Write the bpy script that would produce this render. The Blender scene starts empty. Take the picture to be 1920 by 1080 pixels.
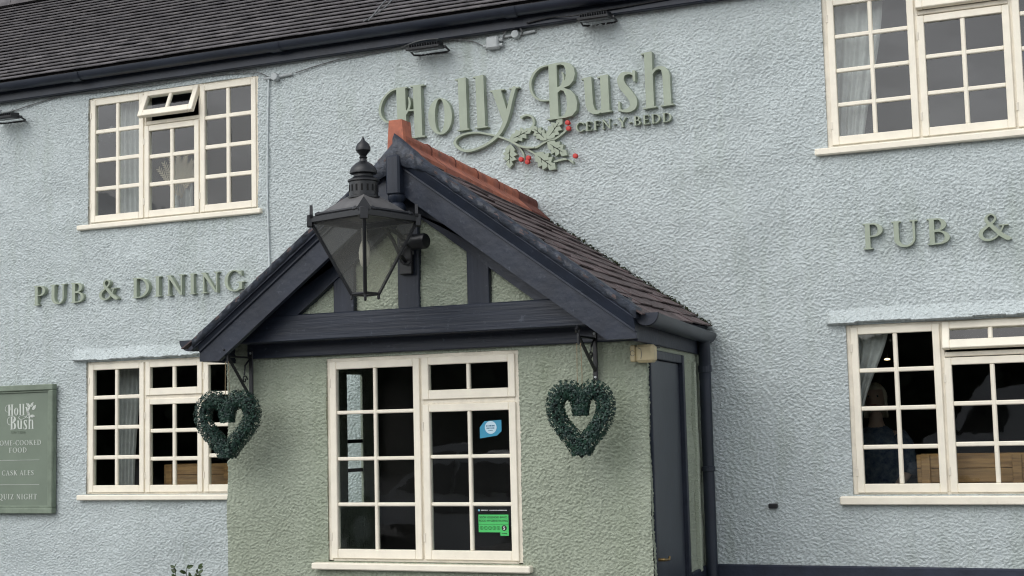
import bpy, bmesh, math, random
import numpy as np
from mathutils import Vector, Matrix
from mathutils.geometry import delaunay_2d_cdt
random.seed(7); RNG = np.random.default_rng(11)
SC = bpy.context.scene; COL = SC.collection

# ------------------------------------------------------------------ camera, sky, sun, exposure
def look(yaw, pitch, roll):
    fw = Vector((-math.sin(yaw)*math.cos(pitch), math.cos(yaw)*math.cos(pitch), math.sin(pitch)))
    rt = Vector((math.cos(yaw), math.sin(yaw), 0)); up = rt.cross(fw)
    r2 = rt*math.cos(roll) + up*math.sin(roll); u2 = up*math.cos(roll) - rt*math.sin(roll)
    return Matrix((r2, u2, -fw)).transposed()
cd = bpy.data.cameras.new('camera'); cam = bpy.data.objects.new('camera', cd); COL.objects.link(cam)
cd.sensor_width = 36; cd.lens = 2700/1920*36; cd.clip_end = 600; cd.clip_start = 0.1
cam.matrix_world = Matrix.Translation((3.1163, -10, 1.6)) @ look(.408731, .0961168, -.0244642).to_4x4()
SC.camera = cam
SUN_EL, SUN_AZ = math.radians(44), math.radians(-22)          # azimuth measured from -Y (towards the viewer) to the left
W = bpy.data.worlds.new('World'); SC.world = W; W.use_nodes = True
nt = W.node_tree; nt.nodes.clear()
sky = nt.nodes.new('ShaderNodeTexSky'); sky.sky_type = 'NISHITA'; sky.sun_disc = False
sky.sun_elevation = SUN_EL; sky.sun_rotation = math.radians(180+22); sky.air_density = 1; sky.dust_density = 1.2; sky.ozone_density = 1
hs = nt.nodes.new('ShaderNodeHueSaturation'); hs.inputs['Saturation'].default_value = .27          # cloud cover greys the sky
tcw = nt.nodes.new('ShaderNodeTexCoord'); mpw = nt.nodes.new('ShaderNodeMapping'); mpw.inputs['Scale'].default_value = (1, 1, 3.2)
nz = nt.nodes.new('ShaderNodeTexNoise'); nz.inputs['Scale'].default_value = 6.5; nz.inputs['Detail'].default_value = 6
rmp = nt.nodes.new('ShaderNodeMapRange'); rmp.inputs[1].default_value = .3; rmp.inputs[2].default_value = .7; rmp.inputs[3].default_value = .55; rmp.inputs[4].default_value = 1.25
mulw = nt.nodes.new('ShaderNodeVectorMath'); mulw.operation = 'SCALE'
bgn = nt.nodes.new('ShaderNodeBackground'); bgn.inputs['Strength'].default_value = .15
wo = nt.nodes.new('ShaderNodeOutputWorld')
L = nt.links.new
L(sky.outputs[0], hs.inputs['Color']); L(tcw.outputs['Generated'], mpw.inputs[0]); L(mpw.outputs[0], nz.inputs['Vector'])
L(nz.outputs[0], rmp.inputs[0]); L(hs.outputs[0], mulw.inputs[0]); L(rmp.outputs[0], mulw.inputs['Scale']); L(mulw.outputs[0], bgn.inputs['Color']); L(bgn.outputs[0], wo.inputs[0])
sd = bpy.data.lights.new('sun', 'SUN'); sd.energy = .65; sd.angle = math.radians(75); sd.color = (1, .97, .92)
so = bpy.data.objects.new('sun', sd); COL.objects.link(so)
sdir = Vector((math.sin(SUN_AZ)*math.cos(SUN_EL), -math.cos(SUN_AZ)*math.cos(SUN_EL), math.sin(SUN_EL)))
so.rotation_euler = sdir.to_track_quat('Z', 'Y').to_euler(); so.location = sdir*30
SC.view_settings.view_transform = 'Standard'; SC.view_settings.look = 'None'; SC.view_settings.gamma = 1
SC.view_settings.use_curve_mapping = False; SC.view_settings.exposure = .80
SC.render.engine = 'CYCLES'; SC.cycles.use_denoising = True; SC.cycles.denoising_input_passes = 'RGB_ALBEDO_NORMAL'; SC.cycles.filter_width = 1.15; SC.cycles.max_bounces = 8; SC.cycles.transparent_max_bounces = 12

# ------------------------------------------------------------------ materials
def srgb(r, g, b):
    f = lambda c: (c/12.92 if c <= .04045 else ((c+.055)/1.055)**2.4)
    return (f(r/255), f(g/255), f(b/255))
def mat(name, col, rough=.6, var=.12, scale=6, bump=0, bscale=60, col2=None, metal=0, spec=.5, stretch=(1,1,1), fine=0, trans=0):
    m = bpy.data.materials.new(name); m.use_nodes = True; n = m.node_tree; b = n.nodes['Principled BSDF']; k = n.links.new
    b.inputs['Roughness'].default_value = rough; b.inputs['Metallic'].default_value = metal; b.inputs['Specular IOR Level'].default_value = spec
    tc = n.nodes.new('ShaderNodeTexCoord'); mp = n.nodes.new('ShaderNodeMapping'); mp.inputs['Scale'].default_value = stretch
    geo = n.nodes.new('ShaderNodeNewGeometry'); k(geo.outputs['Position'], mp.inputs[0])
    a = n.nodes.new('ShaderNodeTexNoise'); a.inputs['Scale'].default_value = scale; a.inputs['Detail'].default_value = 5; a.inputs['Roughness'].default_value = .6
    k(mp.outputs[0], a.inputs['Vector'])
    cr = n.nodes.new('ShaderNodeValToRGB'); c2 = col2 or tuple(c*(1-var*2) for c in col)
    cr.color_ramp.elements[0].position = .33; cr.color_ramp.elements[1].position = .67
    cr.color_ramp.elements[0].color = (*c2, 1); cr.color_ramp.elements[1].color = (*(tuple(min(1, c*(1+var*.5)) for c in col)), 1)
    k(a.outputs[0], cr.inputs[0])
    oi = n.nodes.new('ShaderNodeObjectInfo'); hv = n.nodes.new('ShaderNodeHueSaturation')
    mr = n.nodes.new('ShaderNodeMapRange'); mr.inputs[3].default_value = 1-fine; mr.inputs[4].default_value = 1+fine
    k(oi.outputs['Random'], mr.inputs[0]); k(mr.outputs[0], hv.inputs['Value']); k(cr.outputs[0], hv.inputs['Color']); k(hv.outputs[0], b.inputs['Base Color'])
    if bump:
        a2 = n.nodes.new('ShaderNodeTexNoise'); a2.inputs['Scale'].default_value = bscale; a2.inputs['Detail'].default_value = 4
        k(mp.outputs[0], a2.inputs['Vector']); bp = n.nodes.new('ShaderNodeBump'); bp.inputs['Strength'].default_value = .8; bp.inputs['Distance'].default_value = bump
        k(a2.outputs[0], bp.inputs['Height']); k(bp.outputs[0], b.inputs['Normal'])
    if trans: b.inputs['Transmission Weight'].default_value = trans
    return m
def roughcast(name, col, col2):
    m = mat(name, col, .88, .05, 1.1, 0, spec=.22, col2=col2); n = m.node_tree; k = n.links.new; b = n.nodes['Principled BSDF']
    hv = [x for x in n.nodes if x.type == 'HUE_SAT'][0]; g2 = n.nodes.new('ShaderNodeNewGeometry'); ms = n.nodes.new('ShaderNodeMapping'); ms.inputs['Scale'].default_value = (5, 5, .5); k(g2.outputs['Position'], ms.inputs[0])
    st = n.nodes.new('ShaderNodeTexNoise'); st.inputs['Scale'].default_value = 1.6; st.inputs['Detail'].default_value = 5; k(ms.outputs[0], st.inputs['Vector'])
    lg = n.nodes.new('ShaderNodeTexNoise'); lg.inputs['Scale'].default_value = .9; lg.inputs['Detail'].default_value = 4; k(g2.outputs['Position'], lg.inputs['Vector'])
    mu = n.nodes.new('ShaderNodeMath'); mu.operation = 'MULTIPLY'; k(st.outputs[0], mu.inputs[0]); k(lg.outputs[0], mu.inputs[1])
    mr2 = n.nodes.new('ShaderNodeMapRange'); mr2.inputs[1].default_value = .27; mr2.inputs[2].default_value = .46; mr2.inputs[3].default_value = 0; mr2.inputs[4].default_value = .42; k(mu.outputs[0], mr2.inputs[0])
    mc = n.nodes.new('ShaderNodeMix'); mc.data_type = 'RGBA'; k(mr2.outputs[0], mc.inputs[0]); k(hv.outputs[0], mc.inputs[6]); mc.inputs[7].default_value = (col[0]*.62, col[1]*.66, col[2]*.56, 1); k(mc.outputs[2], b.inputs['Base Color'])
    geo = n.nodes.new('ShaderNodeNewGeometry'); mp = n.nodes.new('ShaderNodeMapping'); mp.inputs['Rotation'].default_value = (0, -.30, 0); mp2 = n.nodes.new('ShaderNodeMapping'); mp2.inputs['Scale'].default_value = (.48, .7, 1)
    k(geo.outputs['Position'], mp.inputs[0]); k(mp.outputs[0], mp2.inputs[0])
    a = n.nodes.new('ShaderNodeTexNoise'); a.inputs['Scale'].default_value = 90; a.inputs['Detail'].default_value = 5; a.inputs['Roughness'].default_value = .68; a.inputs['Distortion'].default_value = .25
    k(mp2.outputs[0], a.inputs['Vector']); bp = n.nodes.new('ShaderNodeBump'); bp.inputs['Strength'].default_value = 1; bp.inputs['Distance'].default_value = .017
    k(a.outputs[0], bp.inputs['Height']); k(bp.outputs[0], b.inputs['Normal']); return m
def worn(m, chip, lo=.62, hi=.68, sc=22, amt=.8):
    n = m.node_tree; k = n.links.new; b = n.nodes['Principled BSDF']; hv = [x for x in n.nodes if x.type == 'HUE_SAT'][0]; g = n.nodes.new('ShaderNodeNewGeometry')
    a = n.nodes.new('ShaderNodeTexNoise'); a.inputs['Scale'].default_value = sc; a.inputs['Detail'].default_value = 9; a.inputs['Roughness'].default_value = .7; k(g.outputs['Position'], a.inputs['Vector'])
    mr = n.nodes.new('ShaderNodeMapRange'); mr.inputs[1].default_value = lo; mr.inputs[2].default_value = hi; mr.inputs[4].default_value = amt; k(a.outputs[0], mr.inputs[0])
    mc = n.nodes.new('ShaderNodeMix'); mc.data_type = 'RGBA'; k(mr.outputs[0], mc.inputs[0]); k(hv.outputs[0], mc.inputs[6]); mc.inputs[7].default_value = (*chip, 1); k(mc.outputs[2], b.inputs['Base Color']); return m
def emis(name, col, s):
    m = bpy.data.materials.new(name); m.use_nodes = True; b = m.node_tree.nodes['Principled BSDF']
    b.inputs['Base Color'].default_value = (*col, 1); b.inputs['Emission Color'].default_value = (*col, 1); b.inputs['Emission Strength'].default_value = s
    return m
def glass_mat(name, tint=(.93, .96, .95), gain=1.12, film=0, filmcol=(.4, .4, .38), rough=.015, wav=.0006):
    m = bpy.data.materials.new(name); m.use_nodes = True; n = m.node_tree; n.nodes.clear(); k = n.links.new
    out = n.nodes.new('ShaderNodeOutputMaterial'); tr = n.nodes.new('ShaderNodeBsdfTransparent'); tr.inputs[0].default_value = (*tint, 1)
    gl = n.nodes.new('ShaderNodeBsdfGlossy'); gl.inputs['Roughness'].default_value = rough; gl.inputs[0].default_value = (1, 1, 1, 1)
    fr = n.nodes.new('ShaderNodeFresnel'); fr.inputs[0].default_value = 1.5
    geo = n.nodes.new('ShaderNodeNewGeometry')
    m1 = n.nodes.new('ShaderNodeMath'); m1.operation = 'SUBTRACT'; m1.inputs[0].default_value = 1; k(geo.outputs['Backfacing'], m1.inputs[1])
    m2 = n.nodes.new('ShaderNodeMath'); m2.operation = 'MULTIPLY'; m2.inputs[1].default_value = gain; k(fr.outputs[0], m2.inputs[0])
    m3 = n.nodes.new('ShaderNodeMath'); m3.operation = 'MULTIPLY'; m3.use_clamp = True; k(m1.outputs[0], m3.inputs[0]); k(m2.outputs[0], m3.inputs[1])
    a = n.nodes.new('ShaderNodeTexNoise'); a.inputs['Scale'].default_value = 5; k(geo.outputs['Position'], a.inputs['Vector'])
    bp = n.nodes.new('ShaderNodeBump'); bp.inputs['Distance'].default_value = wav; bp.inputs['Strength'].default_value = 1; k(a.outputs[0], bp.inputs['Height']); k(bp.outputs[0], gl.inputs['Normal'])
    mx = n.nodes.new('ShaderNodeMixShader'); k(m3.outputs[0], mx.inputs[0])
    if film:
        df = n.nodes.new('ShaderNodeBsdfDiffuse'); df.inputs[0].default_value = (*filmcol, 1); tl = n.nodes.new('ShaderNodeBsdfTranslucent'); tl.inputs[0].default_value = (*filmcol, 1)
        ms = n.nodes.new('ShaderNodeMixShader'); k(df.outputs[0], ms.inputs[1]); k(tl.outputs[0], ms.inputs[2])
        mf = n.nodes.new('ShaderNodeMixShader'); mf.inputs[0].default_value = film; k(tr.outputs[0], mf.inputs[1]); k(ms.outputs[0], mf.inputs[2]); k(mf.outputs[0], mx.inputs[1])
    else: k(tr.outputs[0], mx.inputs[1])
    k(gl.outputs[0], mx.inputs[2]); k(mx.outputs[0], out.inputs[0])
    return m
MT = {}
MT['wall'] = roughcast('pale_blue_roughcast', (.615, .672, .668), (.572, .628, .625))
MT['sage_wall'] = roughcast('sage_roughcast', (.455, .500, .398), (.405, .445, .348))
MT['navy'] = worn(mat('navy_paint', (.017, .023, .038), .42, .15, 5, .004, 16, spec=.4, stretch=(1, 1, 1)), (.060, .070, .092), .60, .70, 26, .8)
MT['navy_h'] = worn(mat('navy_paint_level_grain', (.017, .023, .038), .42, .15, 5, .0028, 12, spec=.4, stretch=(.25, 1, 5)), (.060, .070, .092), .60, .70, 26, .8)
MT['navy_v'] = worn(mat('navy_paint_upright_grain', (.017, .023, .038), .42, .15, 5, .0028, 12, spec=.4, stretch=(5, 1, .25)), (.060, .070, .092), .60, .70, 26, .8)
MT['navy_dull'] = mat('navy_render', (.022, .028, .048), .55, .2, 5, .003, 40, spec=.4)
MT['door'] = mat('slate_blue_door', (.047, .056, .070), .4, .08, 4, .0008, 30, spec=.4)
MT['mortar'] = mat('navy_painted_mortar', (.033, .041, .058), .5, .3, 25, .008, 45, spec=.5)
MT['plastic'] = mat('dark_gutter_plastic', (.020, .026, .040), .42, .12, 3, .0006, 15, spec=.45)
MT['cream'] = worn(mat('cream_paint', (.87, .81, .675), .5, .04, 7, .002, 26, spec=.35), (.52, .46, .36), .62, .78, 30, .6)
MT['frame'] = worn(mat('aged_cream_paint', (.78, .72, .60), .55, .08, 9, .002, 26, spec=.35), (.40, .34, .26), .58, .76, 24, .6)
MT['tile'] = worn(mat('grey_brown_plain_tile', (.140, .130, .130), .85, .22, 9, .003, 60, col2=(.082, .078, .082), fine=.28, spec=.25), (.27, .26, .22), .60, .68, 13, .55)
MT['slate'] = worn(mat('brown_slate', (.108, .080, .079), .7, .18, 7, .002, 40, col2=(.07, .05, .05), fine=.28, spec=.35), (.13, .12, .07), .62, .70, 16, .5)
MT['terracotta'] = worn(mat('terracotta', (.42, .145, .085), .75, .15, 9, .003, 50, col2=(.24, .09, .065), fine=.16, spec=.3), (.13, .075, .06), .55, .68, 11, .75)
MT['terracotta_old'] = mat('sooty_terracotta', (.16, .055, .04), .8, .2, 12, .003, 50, spec=.3)
MT['black'] = mat('black_iron', (.010, .011, .013), .38, .15, 12, .0008, 60, spec=.5)
MT['iron_grey'] = mat('lantern_roof_metal', (.11, .107, .104), .5, .15, 9, .0006, 40, spec=.5)
MT['sage'] = mat('sage_sign_paint', (.335, .38, .295), .5, .05, 8, .0006, 60, spec=.35)
MT['sage_side'] = MT['sage']
MT['board'] = mat('sign_board_green', (.175, .215, .165), .5, .05, 4, spec=.35)
MT['board_frame'] = mat('sign_frame_green', (.205, .25, .19), .5, .12, 9, .001, 40, spec=.35)
MT['offwhite'] = mat('lettering_white', (.55, .58, .53), .6, .03, 9, spec=.3)
MT['red'] = mat('berry_red', (.52, .028, .02), .45, .1, 20)
MT['glass'] = glass_mat('window_glass')
MT['lamp_glass'] = glass_mat('smoky_lantern_glass', (.95, .95, .92), 1.0, .09, (.45, .45, .44), .06)
MT['curtain'] = mat('grey_white_voile', (.42, .41, .40), .9, .08, 14, spec=.1)
MT['pine'] = mat('varnished_pine', (.36, .20, .075), .5, .2, 5, .0006, 30, col2=(.20, .10, .035), stretch=(.8, 5, 9), fine=.12)
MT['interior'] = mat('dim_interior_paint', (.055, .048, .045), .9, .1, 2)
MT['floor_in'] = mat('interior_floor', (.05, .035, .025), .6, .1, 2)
MT['bounce_ground'] = mat('pale_bounce_forecourt', (.17, .168, .16), .9, .15, 2, .004, 120)  # ground is out of view; toned pale to bounce light under the overhangs
MT['leaf'] = mat('box_foliage', (.022, .060, .038), .42, .3, 30, spec=.4, col2=(.008, .022, .022))
MT['leaf2'] = mat('shrub_leaf', (.05, .085, .025), .45, .3, 20)
MT['moss'] = mat('moss', (.035, .045, .018), .95, .4, 40)
MT['brass'] = mat('aged_brass', (.42, .29, .12), .35, .15, 30, metal=.9)
MT['plaster_box'] = mat('cream_plastic', (.55, .46, .27), .5, .06, 12)
MT['grey_box'] = mat('grey_pvc', (.42, .45, .45), .5, .08, 12)
MT['cable'] = mat('grey_cable', (.15, .155, .155), .6, .1, 12)
MT['cablepale'] = mat('painted_cable', (.56, .61, .61), .7, .1, 12)
MT['twine'] = mat('jute_twine', (.25, .19, .11), .9, .1, 60)
MT['soil'] = mat('mud', (.05, .04, .03), .95)
def tag(o, label=None, cat=None, group=None, kind=None):
    if label: o['label'] = label
    if cat: o['category'] = cat
    if group: o['group'] = group
    if kind: o['kind'] = kind
    return o

# ------------------------------------------------------------------ mesh helpers
ORG = {}
def thing(name, loc, label, cat, group=None):
    e = bpy.data.objects.new(name, None); e.empty_display_size = .2; COL.objects.link(e); e.location = loc; ORG[e.name] = Vector(loc)
    return tag(e, label, cat, group)
class MB:
    def __init__(s): s.v = []; s.f = []
    def add(s, vs, fs):
        o = len(s.v); s.v += [tuple(p) for p in vs]; s.f += [tuple(i+o for i in q) for q in fs]; return s
    def obox(s, c, ax, h, ch=0.003):
        """oriented box with chamfered edges: c centre, ax three axes, h half sizes"""
        c = Vector(c); ax = [Vector(a).normalized() for a in ax]; ch = min(ch, min(h)*.45); vs = []; key = {}
        for sx in (-1, 1):
            for sy in (-1, 1):
                for sz in (-1, 1):
                    sg = (sx, sy, sz)
                    for a in range(3):
                        p = [sg[i]*(h[i] if i == a else h[i]-ch) for i in range(3)]
                        key[(sg, a)] = len(vs); vs.append(c+ax[0]*p[0]+ax[1]*p[1]+ax[2]*p[2])
        fs = []
        def q(idx):                                  # orient outward
            p = [vs[i] for i in idx]; n = (p[1]-p[0]).cross(p[2]-p[0]); m = sum(p, Vector())/len(p)-c
            fs.append(tuple(idx) if n.dot(m) >= 0 else tuple(reversed(idx)))
        for a in range(3):
            b, d = [i for i in range(3) if i != a]
            for sg in (-1, 1):
                def k(u, v):
                    t = [0, 0, 0]; t[a] = sg; t[b] = u; t[d] = v; return tuple(t)
                q([key[(k(-1, -1), a)], key[(k(1, -1), a)], key[(k(1, 1), a)], key[(k(-1, 1), a)]])
        for a in range(3):                           # edges along axis a
            b, d = [i for i in range(3) if i != a]
            for u in (-1, 1):
                for v in (-1, 1):
                    t0 = [0]*3; t1 = [0]*3; t0[a] = -1; t1[a] = 1; t0[b] = t1[b] = u; t0[d] = t1[d] = v; t0 = tuple(t0); t1 = tuple(t1)
                    q([key[(t0, b)], key[(t1, b)], key[(t1, d)], key[(t0, d)]])
        for sx in (-1, 1):
            for sy in (-1, 1):
                for sz in (-1, 1): q([key[((sx, sy, sz), a)] for a in range(3)])
        return s.add(vs, fs)
    def box(s, x0, x1, y0, y1, z0, z1, ch=.003):
        return s.obox(((x0+x1)/2, (y0+y1)/2, (z0+z1)/2), ((1,0,0),(0,1,0),(0,0,1)), (abs(x1-x0)/2, abs(y1-y0)/2, abs(z1-z0)/2), ch)
    def tube(s, pts, r, n=8, cap=True):
        pts = [Vector(p) for p in pts]; rr = r if isinstance(r, (list, tuple)) else [r]*len(pts); rings = []; up = None
        for i, p in enumerate(pts):
            d = (pts[min(i+1, len(pts)-1)]-pts[max(i-1, 0)]).normalized()
            if up is None: up = Vector((0, 0, 1)) if abs(d.z) < .9 else Vector((1, 0, 0))
            a = d.cross(up).normalized(); b = a.cross(d).normalized(); up = b
            rings.append([p+(a*math.cos(2*math.pi*k/n)+b*math.sin(2*math.pi*k/n))*rr[i] for k in range(n)])
        vs = [v for q in rings for v in q]; fs = []
        for i in range(len(pts)-1):
            for k in range(n): fs.append((i*n+k, (i+1)*n+k, (i+1)*n+(k+1) % n, i*n+(k+1) % n))
        if cap: fs += [tuple(range(n)), tuple((len(pts)-1)*n+k for k in reversed(range(n)))]
        return s.add(vs, fs)
    def lathe(s, c, prof, n=20, axis=(0, 0, 1)):
        c = Vector(c); z = Vector(axis).normalized(); x = z.orthogonal().normalized(); y = z.cross(x); vs = []; fs = []
        for r, h in prof:
            for k in range(n):
                t = 2*math.pi*k/n; vs.append(c+z*h+(x*math.cos(t)+y*math.sin(t))*r)
        for i in range(len(prof)-1):
            for k in range(n): fs.append((i*n+k, i*n+(k+1) % n, (i+1)*n+(k+1) % n, (i+1)*n+k))
        fs += [tuple(reversed(range(n))), tuple((len(prof)-1)*n+k for k in range(n))]
        return s.add(vs, fs)
    def prism(s, poly, fn0, fn1):
        """poly list of 2D points; fn0/fn1 map (a,b)->3D for the two ends"""
        n = len(poly); vs = [fn0(*p) for p in poly]+[fn1(*p) for p in poly]
        fs = [tuple(range(n)), tuple(reversed(range(n, 2*n)))]+[(i, n+i, n+(i+1) % n, (i+1) % n) for i in range(n)]
        return s.add(vs, fs)
    def build(s, name, m, parent=None, smooth=False, kind=None, fix=True):
        return mesh_obj(name, s.v, s.f, m, parent, smooth, kind, fix)
def root_of(o):
    while o.parent: o = o.parent
    return o
def mesh_obj(name, v, f, m, parent=None, smooth=False, kind=None, fix=True):
    o0 = ORG[root_of(parent).name] if parent else Vector((0, 0, 0))
    if not parent: 
        vv = np.array(v); o0 = Vector(((vv[:, 0].min()+vv[:, 0].max())/2, (vv[:, 1].min()+vv[:, 1].max())/2, vv[:, 2].min()))
    me = bpy.data.meshes.new(name); me.from_pydata([(p[0]-o0[0], p[1]-o0[1], p[2]-o0[2]) for p in v], [], f)
    if fix:
        b = bmesh.new(); b.from_mesh(me); bmesh.ops.recalc_face_normals(b, faces=b.faces); b.to_mesh(me); b.free()
    if smooth: me.polygons.foreach_set('use_smooth', [True]*len(me.polygons))
    if m: me.materials.append(MT[m] if isinstance(m, str) else m)
    o = bpy.data.objects.new(name, me); COL.objects.link(o)
    if parent: o.parent = parent
    else: o.location = o0; ORG[o.name] = Vector(o0)
    if kind: o['kind'] = kind
    return o
def soft(o, ang=40):
    me = o.data; me.polygons.foreach_set('use_smooth', [True]*len(me.polygons)); me.set_sharp_from_angle(angle=math.radians(ang)); return o

def band_noise(nu, nv, step, lam, aniso=1.6, rot=.35, sig=.45):
    """filtered noise: features about lam metres across, stretched along a slanting direction"""
    w = RNG.standard_normal((nv, nu)); F = np.fft.rfft2(w)
    ky = np.fft.fftfreq(nv, step)[:, None]; kx = np.fft.rfftfreq(nu, step)[None, :]
    ka = kx*math.cos(rot)+ky*math.sin(rot); kb = -kx*math.sin(rot)+ky*math.cos(rot)
    kr = np.sqrt((ka*aniso)**2+kb**2)+1e-9
    F *= np.exp(-(np.log(kr*lam))**2/(2*sig**2)); h = np.fft.irfft2(F, s=(nv, nu)); return h/h.std()
def rough_sheet(name, org, ud, vd, nrm, lu, lv, step, m, parent, amp=.009, holes=(), depth=.1, mask=None, extra=None, lam=.0215):
    """displaced roughcast: org + u*ud + v*vd, relief along nrm (outwards), rectangular holes (u0,u1,v0,v1) with returned edges"""
    org, ud, vd, nrm = [np.array(t, float) for t in (org, ud, vd, nrm)]
    nu = int(round(lu/step))+1; nv = int(round(lv/step))+1
    n = band_noise(nu, nv, step, lam, 1.7, .30, .42); n = .62*n+.85*(np.abs(band_noise(nu, nv, step, lam*1.9, 1.6, .22, .45))-.8)
    h = amp*np.tanh(.8*n)+.004*band_noise(nu, nv, step, .7, 1.2, 0)
    u = np.linspace(0, lu, nu); v = np.linspace(0, lv, nv); U, V = np.meshgrid(u, v)
    if extra is not None: h = h+extra(U, V)
    P = org+U[..., None]*ud+V[..., None]*vd+h[..., None]*nrm
    vs = P.reshape(-1, 3); keep = np.ones((nv-1, nu-1), bool)
    uc = (u[:-1]+u[1:])/2; vc = (v[:-1]+v[1:])/2
    HB = []
    for (a, b, c, d) in holes:
        iu = np.where((uc > a) & (uc < b))[0]; iv = np.where((vc > c) & (vc < d))[0]
        keep[iv[0]:iv[-1]+1, iu[0]:iu[-1]+1] = False; HB.append((iu[0], iu[-1]+1, iv[0], iv[-1]+1))
    if mask is not None:
        UC, VC = np.meshgrid(uc, vc); keep &= mask(UC, VC)
    J, I = np.where(keep); q = np.stack([J*nu+I, J*nu+I+1, (J+1)*nu+I+1, (J+1)*nu+I], -1)
    ex_v = []; ex_f = []; base = len(vs)
    for (i0, i1, j0, j1) in HB:
        loop = [j0*nu+i for i in range(i0, i1)]+[j*nu+i1 for j in range(j0, j1)]+[j1*nu+i for i in range(i1, i0, -1)]+[j*nu+i0 for j in range(j1, j0, -1)]
        o = base+len(ex_v)
        for k in loop:
            jj, ii = divmod(k, nu); ex_v.append(org+u[ii]*ud+v[jj]*vd-depth*nrm)
        L_ = len(loop)
        for k in range(L_): ex_f.append((loop[k], o+k, o+(k+1) % L_, loop[(k+1) % L_]))
    vs = np.concatenate([vs, np.array(ex_v)]) if ex_v else vs
    q = np.concatenate([q, np.array(ex_f)]) if ex_f else q
    o0 = np.array(ORG[root_of(parent).name]); me = bpy.data.meshes.new(name)
    me.vertices.add(len(vs)); me.vertices.foreach_set('co', (vs-o0).astype(np.float32).ravel())
    me.loops.add(q.size); me.loops.foreach_set('vertex_index', q.astype(np.int32).ravel())
    me.polygons.add(len(q)); me.polygons.foreach_set('loop_start', np.arange(0, q.size, 4, dtype=np.int32))
    me.polygons.foreach_set('use_smooth', np.ones(len(q), bool)); me.update(calc_edges=True); me.validate()
    me.materials.append(MT[m]); o = bpy.data.objects.new(name, me); COL.objects.link(o); o.parent = parent
    return o

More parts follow.
